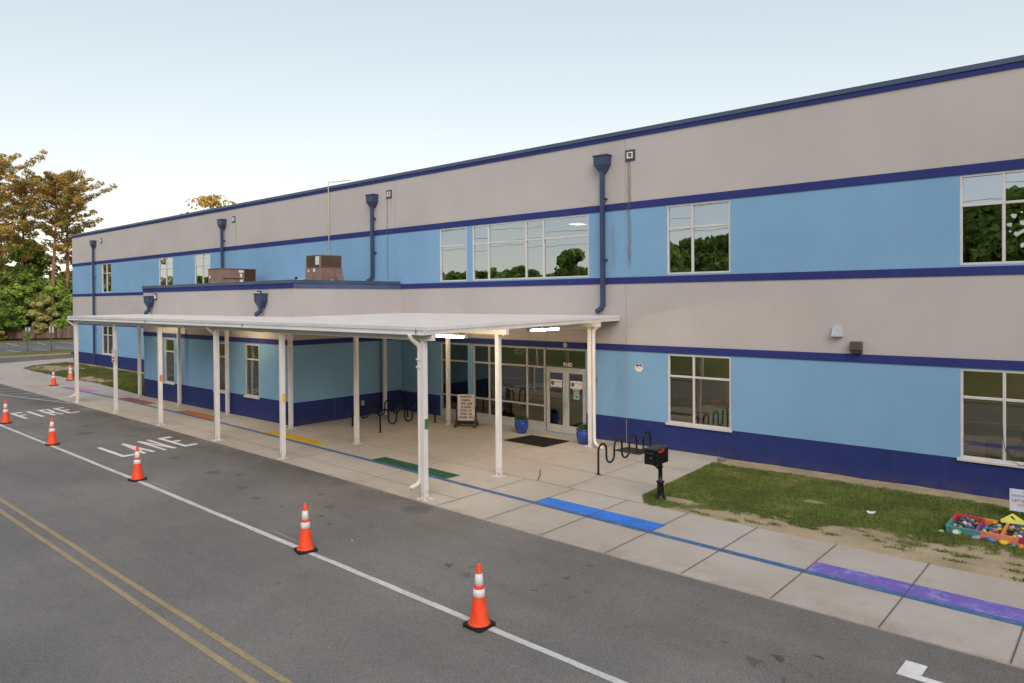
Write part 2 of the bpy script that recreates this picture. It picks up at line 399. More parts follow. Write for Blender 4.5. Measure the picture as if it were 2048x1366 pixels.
def concrete():
    b = NB("concrete"); b.set(0.88, 0, 0.25)
    c = b.mix(b.ramp(b.noise(0.45, 5, 0.6), 0.3, 0.7), (0.405, 0.355, 0.305), (0.475, 0.425, 0.375))
    c = b.mix(b.ramp(b.noise(2.2, 6, 0.7), 0.50, 0.80, 0, 0.35), c, (0.27, 0.225, 0.175))
    X = b.sep()
    # worn, dirtier walkway under the canopy in front of the doors
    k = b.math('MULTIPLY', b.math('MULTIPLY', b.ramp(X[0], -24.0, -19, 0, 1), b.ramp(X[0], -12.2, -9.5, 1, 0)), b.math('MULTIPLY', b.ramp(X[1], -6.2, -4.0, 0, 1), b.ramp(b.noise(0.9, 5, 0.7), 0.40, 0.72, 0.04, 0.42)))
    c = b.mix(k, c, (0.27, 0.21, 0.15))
    e = b.math('MULTIPLY', b.ramp(X[1], -8.6, -7.9, 1, 0), b.ramp(b.noise(1.5, 5, 0.7), 0.4, 0.7, 0.0, 0.5))
    c = b.mix(e, c, (0.28, 0.225, 0.17))
    fine = b.ramp(b.noise(60, 3, 0.8), 0.2, 0.8, 0.88, 1.12)
    g = b.n("ShaderNodeCombineColor"); [b.l(fine, g.inputs[i]) for i in range(3)]
    c = b.mix(1.0, c, g.outputs[0], 'MULTIPLY')
    v = b.n("ShaderNodeTexVoronoi"); b.l(b.pos(), v.inputs["Vector"]); v.inputs["Scale"].default_value = 2.3
    sp = b.math('MULTIPLY', b.ramp(v.outputs["Distance"], 0.02, 0.05, 1, 0), b.ramp(v.outputs["Color"], 0.72, 0.78, 0, 0.7))
    c = b.mix(sp, c, (0.06, 0.05, 0.04))
    b.col(c); b.bump(b.noise(50, 3), 0.15, 0.01)
    return b.m
M['concrete'] = concrete()

def soil(name="lawn_soil"):
    b = NB(name); b.set(0.95, 0, 0.1)
    at = b.n("ShaderNodeAttribute"); at.attribute_name = "turf"
    dirt = b.mix(b.ramp(b.noise(1.2, 5, 0.65), 0.3, 0.7), (0.33, 0.25, 0.155), (0.44, 0.355, 0.235))
    dirt = b.mix(b.ramp(b.noise(14, 5, 0.75), 0.5, 0.75, 0, 0.5), dirt, (0.20, 0.14, 0.08))
    gr = b.mix(b.ramp(b.noise(3, 4), 0.3, 0.7), (0.075, 0.095, 0.03), (0.12, 0.13, 0.05))
    b.col(b.mix(at.outputs["Fac"], dirt, gr)); b.bump(b.noise(25, 4), 0.5, 0.02)
    return b.m
M['soil'] = soil()
def grassland():
    b = NB("grass_ground"); b.set(0.95, 0, 0.1)
    c = b.mix(b.ramp(b.noise(0.25, 5), 0.3, 0.7), (0.10, 0.125, 0.034), (0.17, 0.175, 0.06))
    c = b.mix(b.ramp(b.noise(6, 4, 0.7), 0.4, 0.8, 0, 0.5), c, (0.16, 0.12, 0.06)); b.col(c); return b.m
M['grassland'] = grassland()
def blades(name, c1, c2, c3):
    b = NB(name); b.set(0.8, 0, 0.15); g = b.n("ShaderNodeNewGeometry")
    c = b.mix(g.outputs["Random Per Island"], c1, c2); c = b.mix(b.ramp(b.noise(1.5, 4, 0.65), 0.48, 0.72), c, c3)
    c = b.mix(b.ramp(b.noise(0.7, 4, 0.6), 0.40, 0.58, 0.5, 0), c, [q*.6 for q in c1])
    c = b.mix(b.ramp(b.noise(8.5, 3, 0.65), 0.40, 0.54, 0.45, 0), c, [q*.45 for q in c1]); b.col(c); return b.m
M['blades'] = blades("grass_blades", (0.125, 0.180, 0.036), (0.235, 0.275, 0.075), (0.31, 0.28, 0.12))
M['blades2'] = blades("grass_blades_far", (0.105, 0.135, 0.028), (0.190, 0.205, 0.058), (0.25, 0.21, 0.09))

def paint(name, c, wear=0.35, under=(0.36, 0.31, 0.26), sc=5.0):
    b = NB(name); b.set(0.85, 0, 0.2)
    k = b.ramp(b.noise(sc, 6, 0.75), 0.47, 0.74, 0, wear)
    cc = b.mix(b.ramp(b.noise(1.5, 4), 0.3, 0.7), [x*0.9 for x in c], [min(1, x*1.1) for x in c])
    b.col(b.mix(k, cc, under)); return b.m
M['line_blue'] = paint("paint_blue_line", (0.060, 0.135, 0.29), 0.5)
M['p_pink'] = paint("paint_pink", (0.50, 0.20, 0.42), 0.6); M['p_red'] = paint("paint_dull_red", (0.23, 0.075, 0.085), 0.5)
M['p_orange'] = paint("paint_orange", (0.46, 0.15, 0.04), 0.55); M['p_yellow'] = paint("paint_yellow", (0.60, 0.37, 0.02), 0.45)
M['p_green'] = paint("paint_green", (0.016, 0.085, 0.045), 0.3); M['p_blue'] = paint("paint_bright_blue", (0.035, 0.19, 0.66), 0.25)
M['p_purple'] = paint("paint_purple", (0.165, 0.125, 0.42), 1.0, (0.36, 0.31, 0.60), 3.2)
M['yline'] = paint("paint_road_yellow", (0.35, 0.275, 0.160), 0.75, (0.14, 0.125, 0.105), 14)
M['wline'] = paint("paint_road_white", (0.60, 0.585, 0.56), 0.6, (0.20, 0.19, 0.18), 16)
M['wold'] = paint("paint_old_white", (0.25, 0.26, 0.25), 0.9, (0.12, 0.12, 0.11), 14)
M['kerbw'] = plain("kerb_concrete", (0.42, 0.33, 0.22), 0.9)

# ------------------------------------------------------------------ value noise for scatter masks
_rng = np.random.default_rng(3); _G = _rng.random((256, 256))
def vnoise(x, y):
    x = np.asarray(x, float); y = np.asarray(y, float); xi = np.floor(x).astype(int); yi = np.floor(y).astype(int)
    fx = x-xi; fy = y-yi; fx = fx*fx*(3-2*fx); fy = fy*fy*(3-2*fy); g = lambda a, b: _G[a & 255, b & 255]
    return (g(xi, yi)*(1-fx)+g(xi+1, yi)*fx)*(1-fy)+(g(xi, yi+1)*(1-fx)+g(xi+1, yi+1)*fx)*fy
def fbm(x, y): return vnoise(x, y)*.5+vnoise(x*2.1+7, y*2.1+3)*.28+vnoise(x*4.3+1, y*4.3+9)*.22

# ================================================================== GROUND
def lerp_tab(tab):
    xs = [t[0] for t in tab]; ys = [t[1] for t in tab]
    return lambda x: float(np.interp(x, xs, ys))
def G(x, y):
    """plan coordinates of the first site sketch -> corrected plan coordinates"""
    w = -9.1e-05*x-0.00392*y+1.0
    return ((0.990357*x+0.03465*y+0.534513)/w, (0.003708*x+1.060696*y+0.060735)/w)
def Gtab(t): return lerp_tab([G(*p) for p in t])
kerb_y = Gtab([(-62, -7.5), (-51, -7.68), (-38.2, -7.80), (-28.6, -7.92), (-19.6, -8.12), (-13.06, -8.33), (-9.25, -8.43), (-3, -8.45), (40, -8.45)])
line_y = Gtab([(-45.5, -6.05), (-38.3, -5.95), (-27.4, -6.10), (-17.9, -6.45), (-12.3, -6.72), (-4.75, -7.0), (-1.5, -7.05), (40, -7.1)])
white_y = Gtab([(-62, -11.5), (-33.75, -11.64), (-27.4, -11.68), (-20.5, -11.73), (-12.42, -11.85), (-8.03, -11.92), (-4.96, -11.96), (40, -12.3)])
RZ = -0.02                                                      # road surface level
S = 2500
struct("ground", MB().quad((-S, -S, -0.16), (S, -S, -0.16), (S, S, -0.16), (-S, S, -0.16)), M['grassland'])
rd = MB()
for (a, b, c, d) in ((-64.6, 60, -17.6, -7.5), (-71.5, -64.6, -17.6, -7.5), (-71.5, -64.6, -7.5, 80), (-71.5, -64.6, -80, -17.6)):
    rd.quad((a, c, RZ), (b, c, RZ), (b, d, RZ), (a, d, RZ))
road = struct("road", rd, M['asphalt'])
lot = struct("parking_lot", MB().add([(-77.6, -30, -.03), (-77.6, 32, -.03), (-95.6, 9.0, -.03), (-98.6, 4.3, -.03), (-124, -30, -.03)], [(0, 1, 2, 3, 4)]), M['lot'])
struct("grass_strip", MB().prism([(-77.6, -40), (-71.65, -40), (-71.65, 60), (-77.6, 60)], -0.15, 0.06), M['grassland'])
kb = MB().box(-71.65, -71.45, -40, 2.6, -0.15, 0.10).box(-71.65, -71.45, 4.6, 60, -0.15, 0.10).box(-64.6, 60, -17.85, -17.6, -0.15, 0.10)
kerb = struct("kerb", kb, M['kerbw'])
struct("painted_kerb", MB().box(-71.66, -71.44, 2.6, 4.6, -0.15, 0.12), plain("kerb_red", (0.10, 0.03, 0.025), 0.9), parent=kerb)

# grass bank on the far side of the road (behind the camera, seen in the window glass)
bk = MB(); nx, ny = 60, 16
def bank_z(x, y):
    t = min(1, max(0, (-17.85-y)/26)); return 0.08+3.1*t*t*(3-2*t)+0.25*(fbm(x*.12, y*.12)-.5)*t
vs = []
for j in range(ny+1):
    for i in range(nx+1):
        x = -150+i*5; y = -17.85-j*4.2; vs.append((x, y, float(bank_z(x, y))))
bk.add(vs, [(j*(nx+1)+i, (j+1)*(nx+1)+i, (j+1)*(nx+1)+i+1, j*(nx+1)+i+1) for j in range(ny) for i in range(nx)], 0, True)
struct("grass_bank", bk, M['grassland'])

# concrete walk and apron: one slab
XS = [-60.2, -49.0, -36.4, -27.2, -18.55, -12.3, -8.65, -2.6, 40]
outline = [G(*p) for p in ((-67.6, 30), (-67.6, 0), (-67.3, -3.4), (-66.5, -5.4), (-64.8, -6.9))] + [(x, kerb_y(x)) for x in XS] + \
          [(40, -5.45)] + [G(*p) for p in ((-8.87, -5.32), (-9.31, -4.72))] + [(-8.93, 0.0), (-23.06, 0.0), (-23.06, -5.02), (-36.25, -5.02)] + \
          [G(*p) for p in ((-45.4, -4.22), (-50.2, -4.27), (-58, -4.25), (-60.8, -4.0), (-62.2, -3.1), (-62.9, -1.7), (-63.15, 0), (-63.2, 30))]
walk = struct("sidewalk", MB().prism(outline, -0.14, 0.0), M['concrete'])
jt = MB()
def strip(mb, a, b, w, z, mi=0):
    a, b = Vector((*G(*a), z)), Vector((*G(*b), z)); d = (b-a).normalized(); n = Vector((-d.y, d.x, 0))*w/2
    mb.quad(a-n, b-n, b+n, a+n, mi)
JZ = 0.009
def strip2(mb, a, b, w, z):
    a, b = Vector((*a, z)), Vector((*b, z)); d = (b-a).normalized(); n = Vector((-d.y, d.x, 0))*w/2
    mb.quad(a-n, b-n, b+n, a+n, 0)
for k in range(-14, 7):
    x = -2.70+1.495*k
    if x < -11.8: continue
    strip2(jt, (x, kerb_y(x)+.01), (x, -5.46), 0.018, JZ)
for x in (-14.75, -18.4, -22.1, -25.8, -29.5, -33.2, -36.9, -40.6, -44.4, -48.2, -52):
    strip2(jt, (x, kerb_y(x)+.01), (x, -5.5 if x > -23 else -5.04 if x > -35 else -4.65), 0.016, JZ)
for i in range(len(XS)-1):
    x0, x1 = max(XS[i], -58), min(XS[i+1], -11.6)
    if x1 > x0: strip2(jt, (x0, kerb_y(x0)+.70), (x1, kerb_y(x1)+.70), 0.014, JZ)
strip(jt, (-24.0, -5.05), (-8.9, -5.32), 0.014, JZ); strip(jt, (-24, -3.1), (-9.4, -3.85), 0.014, JZ); strip(jt, (-24, -1.6), (-9.5, -2.0), 0.012, JZ)
for x in (-11.05, -15.0, -18.6, -21.6): strip(jt, (x, -5.3), (x-.15, -0.02), 0.013, JZ)
struct("joint", jt, M['joint'], parent=walk)
ck = MB(); cp = [(-12.72, -4.31), (-12.58, -4.55), (-12.40, -4.72), (-12.22, -5.0), (-12.05, -5.25)]
for i in range(4): strip(ck, cp[i], cp[i+1], 0.028, 0.010)
struct("crack", ck, M['ink'], parent=walk)
bl = MB(); xs = [-43.6, -36.5, -26, -16.9, -11.55, -4.2, -1.1, 39]
for i in range(len(xs)-1):
    a, b = xs[i], xs[i+1]; ya, yb = line_y(a), line_y(b)
    bl.quad((a, ya-.08, .006), (b, yb-.08, .006), (b, yb+.075, .006), (a, ya+.075, .006))
struct("painted_line", bl, M['line_blue'], "long thin blue line painted along the sidewalk", walk)
for (x0, x1, mt, lb) in ((-43.5, -40.1, 'p_pink', "pink"), (-36.35, -33.2, 'p_red', "dull red"), (-30.1, -26.9, 'p_orange', "orange"), (-22.85, -19.55, 'p_yellow', "yellow"),
                         (-16.5, -13.25, 'p_green', "dark green"), (-10.22, -7.16, 'p_blue', "bright blue"), (-4.2, -0.7, 'p_purple', "patchy purple")):
    pm = MB().quad((x0, line_y(x0)+.065, .004), (x1, line_y(x1)+.065, .004), (x1+.02, line_y(x1)+.58, .004), (x0+.02, line_y(x0)+.56, .004))
    struct("painted_patch", pm, M[mt], lb+" rectangle painted beside the blue sidewalk line", walk)

# road markings
wl = MB(); xs = list(np.arange(-62, 20, 0.9)); LZ = RZ+.004
for i in range(len(xs)-1):
    a, b = xs[i], xs[i+1]; j = lambda: random.uniform(-.008, .008)
    wl.quad((a, white_y(a)-.055+j(), LZ), (b, white_y(b)-.055+j(), LZ), (b, white_y(b)+.055+j(), LZ), (a, white_y(a)+.055+j(), LZ))
struct("road_line", wl, M['wline'], "worn white line the cones stand on", road)
for yy in (-14.66, -14.92):
    yl = MB(); xs = list(np.arange(-66, 20, 0.5)); off = [0.018*(vnoise(x*.9+yy*10, 3.3)-.5) for x in xs]
    for i in range(len(xs)-1):
        yl.quad((xs[i], yy-.045+off[i], LZ), (xs[i+1], yy-.045+off[i+1], LZ), (xs[i+1], yy+.045+off[i+1], LZ), (xs[i], yy+.045+off[i], LZ))
    struct("center_line", yl, M['yline'], None, road)
LET = {   # strokes in letter space: u to the right (0..1), v up (0..1); (u0,v0,u1,v1)
 'F': [('v', 0), ('h', 0, 1, 1), ('h', .5, 0, .8)], 'I': [('v', 0)], 'E': [('v', 0), ('h', 1, 0, 1), ('h', .5, 0, .8), ('h', 0, 0, 1)], 'L': [('v', 0), ('h', 0, 0, 1)]}
def road_letter(mb, ch, x0, y0, h=2.2, w=0.42, sw=0.135, sh=0.25):
    zc = [LZ]
    P = lambda u, v: (*G(x0-v*h, y0+u*w), zc[0])            # v up = -X, u right = +Y
    def para(u0, v0, u1, v1, tw): zc[0] += .0012; mb.quad(P(u0-tw/2/w, v0), P(u0+tw/2/w, v0), P(u1+tw/2/w, v1), P(u1-tw/2/w, v1))
    def hbar(v, u0, u1): zc[0] += .0012; mb.quad(P(u0, v-sh/h/2), P(u1, v-sh/h/2), P(u1, v+sh/h/2), P(u0, v+sh/h/2))
    e = sw/2/w; f = sh/h/2
    if ch in 'FELI': para(e, 0, e, 1, sw)
    if ch in 'FE': hbar(1-f, 2*e, 1.05); hbar(.53, 2*e, .85)
    if ch in 'EL': hbar(f, 2*e, 1.05)
    if ch == 'A':
        para(e, 0, .5, 1, sw*.9); para(1-e, 0, .5, .999, sw*.9); zc[0] += .0012
        mb.quad(P(.30, .26), P(.72, .26), P(.66, .36), P(.36, .36))
    if ch == 'N': para(e*.8, 0, e*.8, 1, sw*.8); para(1-e*.8, 0, 1-e*.8, 1, sw*.8); para(1-e, 0.001, e, .999, sw*.75)
    if ch == 'R':
        para(e, 0, e, 1, sw); hbar(1-f, 2*e, .78); hbar(.5, 2*e, .78); para(1-e, .55, 1-e, .95, sw); para(1-e*.6, 0, .55, .46, sw)
        zc[0] += .0012
        mb.quad(P(.78, 1-2*f), P(1, .95), P(.98, .98), P(.78, 1)); mb.quad(P(.78, .5-f), P(1, .55), P(1, .6), P(.78, .5+f))
for word, x0, pos in (("LANE", -23.9, (-10.86, -10.27, -9.62, -8.95)), ("FIRE", -35.0, (-10.58, -9.98, -9.55, -8.95))):
    lm = MB()
    for ch, y in zip(word, pos): road_letter(lm, ch, x0, y)
    struct("road_lettering", lm, M['wpaint'], "white painted word %s on the asphalt" % word, road)
lm = MB(); road_letter(lm, 'E', -0.33, -9.58); struct("road_lettering", lm, M['wpaint'], "white painted letter cut by the lower right corner", road)
hm = MB(); bx = lambda x: -8.14+(x+36.4)*0.19
for x in (-37.9, -39.2, -40.5, -42.0, -43.6, -45.3, -47.1, -49.0, -51.0, -53.1): strip2(hm, (x-.9*abs(bx(x)-kerb_y(x)), max(bx(x-.9), -10.6)), (x, kerb_y(x)-.03), 0.11, LZ)
strip2(hm, (-36.4, -8.16), (-49.5, bx(-49.5)), 0.11, LZ+.003)
struct("hatching", hm, paint("paint_hatch", (0.42, 0.41, 0.39), 0.7, (0.16, 0.15, 0.14), 12), "faint white hatching painted by the kerb", road)
om = MB(); strip(om, (-31.7, -11.40), (-29.5, -11.38), .09, LZ); strip(om, (-20.0, -11.52), (-18.9, -11.55), .06, LZ); strip(om, (-13.8, -11.62), (-12.7, -11.66), .05, LZ)
struct("old_marking", om, M['wold'], None, road)
pl = MB()
for (a, b) in (((-98.7, 4.0), (-91.7, 3.5)), ((-96, 6.3), (-90.5, 5.8)), ((-95.2, 8.4), (-89.5, 8.2)), ((-101, 1.5), (-94, 1.1)), ((-84.5, .7), (-79.5, 1.0)), ((-84.5, 2.9), (-79.5, 3.2)), ((-84.5, 4.9), (-79.5, 5.0)), ((-84.5, -1.6), (-79.5, -1.4)), ((-84.5, 7.1), (-79.5, 7.1))):
    strip(pl, a, b, 0.11, -.026)
struct("bay_line", pl, M['wpaint'], None, lot)

# ---------------- lawns
def dirt_right(x, y):
    """1 = turf, 0 = bare soil"""
    edge = np.interp(x, [-9.6, -8.9, -7.85, -6.7, -6.0, -4.7, -3.4, -2.0, 3], [-5.5, -5.35, -5.15, -4.70, -4.58, -4.42, -4.30, -3.95, -3.5])
    n = fbm(x*1.6, y*1.6)-.5; n2 = fbm(x*4.5+40, y*4.5)-.5
    t = (y-edge)/0.35+n*3.4+n2*2.2
    wall = (-0.72-y)/0.12+n*2.0+n2*1.5
    spot = np.hypot((x+8.35)/0.42, (y+4.62)/0.16); t = np.minimum(t, (spot-1)*1.6+n2*2)
    spot2 = np.hypot((x+6.1)/0.35, (y+2.9)/0.12); t = np.minimum(t, .45+(spot2-1)*1.2+n2*2)
    ap = (x-np.interp(y, [-5.32, -4.72, 0], [-8.87, -9.31, -9.58]))/0.10
    return np.clip(np.minimum(np.minimum(t, wall), ap+.3+n*2), 0, 1)
def dirt_left(x, y):
    n = fbm(x*.9, y*.9)-.5; n2 = fbm(x*3.1+9, y*3.1)-.5
    t = (-0.45-y)/0.2+n*2
    s1 = np.hypot((x+48.0)/2.6, (y+3.7)/0.5); s2 = np.hypot((x+58.5)/2.6, (y+2.6)/1.2)
    t = np.minimum(t, (s1-1)*1.3+n2*3+.2); t = np.minimum(t, (s2-1)*1.3+n2*3+.1)
    return np.clip(t, 0, 1)
def lawn(name, xl, xr, ylo, yhi, mask, nx, ny, amp):
    mb = MB(); vs = []; mk = []
    for j in range(ny+1):
        for i in range(nx+1):
            u = i/nx; v = j/ny
            if name == 'lawn':
                y = ylo(0)+v*(yhi-ylo(0)); a = xl(y); x = a+u*(xr-a)
            else:
                x = xl(0)+u*(xr-xl(0)); a = ylo(x); y = a+v*(yhi-a)
            edge = min(u*12, v*8, 1) if name == 'lawn' else min(v*8, 1)
            vs.append((*G(x, y), -0.008+amp*float(fbm(x*1.3, y*1.3)-.3)*edge)); mk.append(float(mask(np.array(x), np.array(y))))
    mb.add(vs, [(j*(nx+1)+i, j*(nx+1)+i+1, (j+1)*(nx+1)+i+1, (j+1)*(nx+1)+i) for j in range(ny) for i in range(nx)], 0, True)
    o = struct("lawn", mb, M['soil'])
    at = o.data.attributes.new("turf", 'FLOAT', 'POINT'); at.data.foreach_set("value", mk)
    return o
lawn('lawn', lambda y: float(np.interp(y, [-5.32, -4.72, 0], [-8.87, -9.31, -9.58])), 12.0, lambda x: -5.32, -0.06, dirt_right, 230, 60, 0.05)
low_l = lerp_tab([(-63.15, -0.2), (-62.9, -1.7), (-62.2, -3.1), (-60.8, -4.0), (-58, -4.25), (-50.2, -4.27), (-45.4, -4.22), (-37.4, -4.82)])
lawn('lawn_l', lambda y: -63.15, -37.4, low_l, -0.06, dirt_left, 120, 40, 0.05)

def grass_mesh(name, xs, ys, zs, hmin, hmax, w, mt, label, seed):
    xs, ys = G(xs, ys)
    g = np.random.default_rng(seed); n = len(xs)
    a = g.uniform(0, 2*np.pi, n); h = g.uniform(hmin, hmax, n); lean = g.uniform(0.1, 0.7, n); la = g.uniform(0, 2*np.pi, n)
    ww = w*g.uniform(.6, 1.3, n)
    V = np.zeros((n, 3, 3)); V[:, 0] = np.stack([xs-np.cos(a)*ww, ys-np.sin(a)*ww, zs], 1); V[:, 1] = np.stack([xs+np.cos(a)*ww, ys+np.sin(a)*ww, zs], 1)
    V[:, 2] = np.stack([xs+np.cos(la)*lean*h, ys+np.sin(la)*lean*h, zs+h*np.sqrt(1-np.minimum(.6, lean*lean))], 1)
    me = bpy.data.meshes.new(name); me.vertices.add(3*n); me.vertices.foreach_set("co", V.ravel())
    me.loops.add(3*n); me.loops.foreach_set("vertex_index", np.arange(3*n)); me.polygons.add(n); me.polygons.foreach_set("loop_start", np.arange(n)*3)
    me.update(calc_edges=True); me.materials.append(mt)
    o = bpy.data.objects.new(name, me); COL.objects.link(o); tag(o, label, "grass", None, "stuff"); return o
g = np.random.default_rng(5)
n = 260000; x = g.uniform(-9.6, 1.5, n); y = g.uniform(-5.32, -0.05, n)
k = (dirt_right(x, y)**1.3*(0.55+0.9*fbm(x*2.2+5, y*2.2)) > g.uniform(0, 1, n)) & (x > np.interp(y, [-5.32, -4.72, 0], [-8.85, -9.29, -9.56]))
# tufts on the bare soil
tx = g.uniform(-8, 1, 46); ty = g.uniform(-5.25, -4.1, 46); tn = 46*90
px = np.repeat(tx, 90)+g.normal(0, .10, tn)*np.repeat(g.uniform(.4, 1.6, 46), 90); py = np.repeat(ty, 90)+g.normal(0, .035, tn)
kk = py > -5.30
gx = np.concatenate([x[k], px[kk]]); gy = np.concatenate([y[k], py[kk]])
grass_mesh("grass", gx, gy, -0.012+0.05*(fbm(gx*1.3, gy*1.3)-.3), .020, .065, .008, M['blades'], "short patchy green grass beside the blue wall", 1)
n = 120000; x = g.uniform(-63.1, -37.45, n); y = g.uniform(-4.8, -0.05, n)
low = np.interp(x, [-63.15, -62.9, -62.2, -60.8, -58, -50.2, -45.4, -37.4], [-0.2, -1.7, -3.1, -4.0, -4.25, -4.27, -4.22, -4.82])
k = (y > low+.03) & (dirt_left(x, y)*(0.6+0.8*fbm(x*1.2+5, y*1.2)) > g.uniform(0, 1, n))
grass_mesh("grass", x[k], y[k], -0.012+0.05*(fbm(x[k]*1.3, y[k]*1.3)-.3), .04, .10, .012, M['blades2'], "mown green grass by the far left wall corner", 2)

# ================================================================== BUILDING
bld = thing("school_building", "long two storey school with grey, light blue and navy bands", "building", (-30, 0, 0))
XL, XR, YB = -62.40, 14.0, 26.0
def zone_mat(z, ann=False):
    if z < (0.85 if ann else 0.80): return 2
    if z < (2.95 if ann else 2.95): return 1
    if ann: return 0
    if z < 5.12: return 0
    if z < 7.45: return 1
    return 0
def wall_grid(mb, o, u, length, zt, openings, zlines, depth, inward, zone, z0=-0.35):
    """rectangular wall on origin o, along u; openings (s0,s1,z0,z1); inward = direction of the reveals"""
    o, u, inw = Vector(o), Vector(u), Vector(inward)
    ss = sorted(set([0, length]+[q for op in openings for q in op[:2]])); zs = sorted(set([z0, zt]+[z for z in zlines if z < zt]+[q for op in openings for q in op[2:]]))
    P = lambda s, z: o+u*s+Vector((0, 0, z))
    for i in range(len(ss)-1):
        for j in range(len(zs)-1):
            cs, cz = (ss[i]+ss[i+1])/2, (zs[j]+zs[j+1])/2
            if any(a < cs < b and c < cz < d for a, b, c, d in openings): continue
            mb.quad(P(ss[i], zs[j]), P(ss[i+1], zs[j]), P(ss[i+1], zs[j+1]), P(ss[i], zs[j+1]), zone(cz))
    for a, b, c, d in openings:
        m_ = zone((c+d)/2)
        for (p, q) in (((a, c), (b, c)), ((b, c), (b, d)), ((b, d), (a, d)), ((a, d), (a, c))):
            mb.quad(P(*p), P(*q), P(*q)+inw*depth, P(*p)+inw*depth, m_)
WIN2 = [(-56.30, -54.50, 5.26, 7.33, [.5]), (-46.62, -44.6, 5.26, 7.33, [.5]), (-41.68, -39.73, 5.26, 7.33, [.5]), (-20.69, -19.19, 5.26, 7.33, []),
        (-18.90, -13.57, 5.26, 7.33, [.152, .492, .640]), (-10.72, -8.71, 5.26, 7.33, [.41]), (-3.16, -1.15, 5.26, 7.33, [.42]), (6.0, 8.0, 5.26, 7.33, [.42])]
WIN1 = [(-56.37, -54.40, 0.86, 2.89, [.5]), (-10.71, -8.71, 0.81, 2.88, [.42]), (-3.15, -1.14, 0.81, 2.88, [.42]), (6.0, 8.0, .81, 2.88, [.42])]
STORE = [(-20.72, -19.18, 0.0, 2.89), (-18.94, -13.71, 0.0, 2.89)]
ops = [(w[0]-XL, w[1]-XL, w[2], w[3]) for w in WIN2+WIN1]+[(w[0]-XL, w[1]-XL, w[2], w[3]) for w in STORE]
wm = MB(); ZL = [0.80, 2.95, 5.12, 7.45]
wall_grid(wm, (XL, 0, 0), (1, 0, 0), XR-XL, 9.66, ops, ZL, 0.16, (0, 1, 0), zone_mat)
wall_grid(wm, (XL, YB, 0), (0, -1, 0), YB, 9.66, [], ZL, 0.1, (1, 0, 0), zone_mat)
wall_grid(wm, (XR, 0, 0), (0, 1, 0), YB, 9.66, [], ZL, 0.1, (-1, 0, 0), zone_mat)
wall_grid(wm, (XR, YB, 0), (-1, 0, 0), XR-XL, 9.66, [], ZL, 0.1, (0, -1, 0), zone_mat)
wm.build("wall", [M['grey'], M['lblue'], M['navy']], bld, True)
MB().box(XL+.02, XR-.02, .02, YB-.02, 9.1, 9.2).build("roof", M['roof'], bld, True)
MB().box(XL-.05, XR+.05, -.06, .30, 9.69, 9.81).box(XL-.05, XL+.3, .30, YB+.05, 9.69, 9.81).box(XR-.3, XR+.05, .30, YB+.05, 9.69, 9.81).box(XL+.3, XR-.3, YB-.3, YB+.05, 9.69, 9.81).build("coping", M['coping'], bld, True)
def band(z0, z1, segs, side=True, t=0.022):
    b = MB()
    for a, c in segs: b.box(a, c, -t, 0.004, z0, z1)
    if side: b.box(XL-t, XL+.004, .004, YB, z0, z1)
    b.build("trim_band", M['band'], bld, True)
band(9.565, 9.692, [(XL-.022, XR)], True, 0.035)
band(7.342, 7.56, [(XL-.022, XR)]); band(5.02, 5.22, [(XL-.022, -36.25), (-23.06, XR)]); band(2.905, 3.11, [(XL-.022, -36.25), (-23.06, XR)])
# interior shell: floors, ceilings, back walls
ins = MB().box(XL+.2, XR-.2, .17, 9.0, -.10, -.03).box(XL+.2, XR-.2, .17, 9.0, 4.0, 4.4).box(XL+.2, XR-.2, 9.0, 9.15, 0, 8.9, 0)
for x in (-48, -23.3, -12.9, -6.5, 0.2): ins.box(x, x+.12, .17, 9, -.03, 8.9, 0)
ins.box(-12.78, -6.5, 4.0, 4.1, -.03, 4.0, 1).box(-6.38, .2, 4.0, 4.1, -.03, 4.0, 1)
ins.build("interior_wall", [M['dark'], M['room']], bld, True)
for x in (-9.6, -1.9):  # unseen glowing panels added to brighten the two classrooms
    MB().box(x-1.0, x+1.0, 1.6, 2.2, 3.93, 3.96).build("interior_light", emit("classroom_fill_glow", (1, .90, .74), 3.5), bld, True)
clm = MB().box(-16.05, -15.62, 2.25, 2.75, 7.33, 7.36); clm.build("interior_light", emit("ceiling_lamp_lit", (1, .95, .85), 1.6), bld, True)

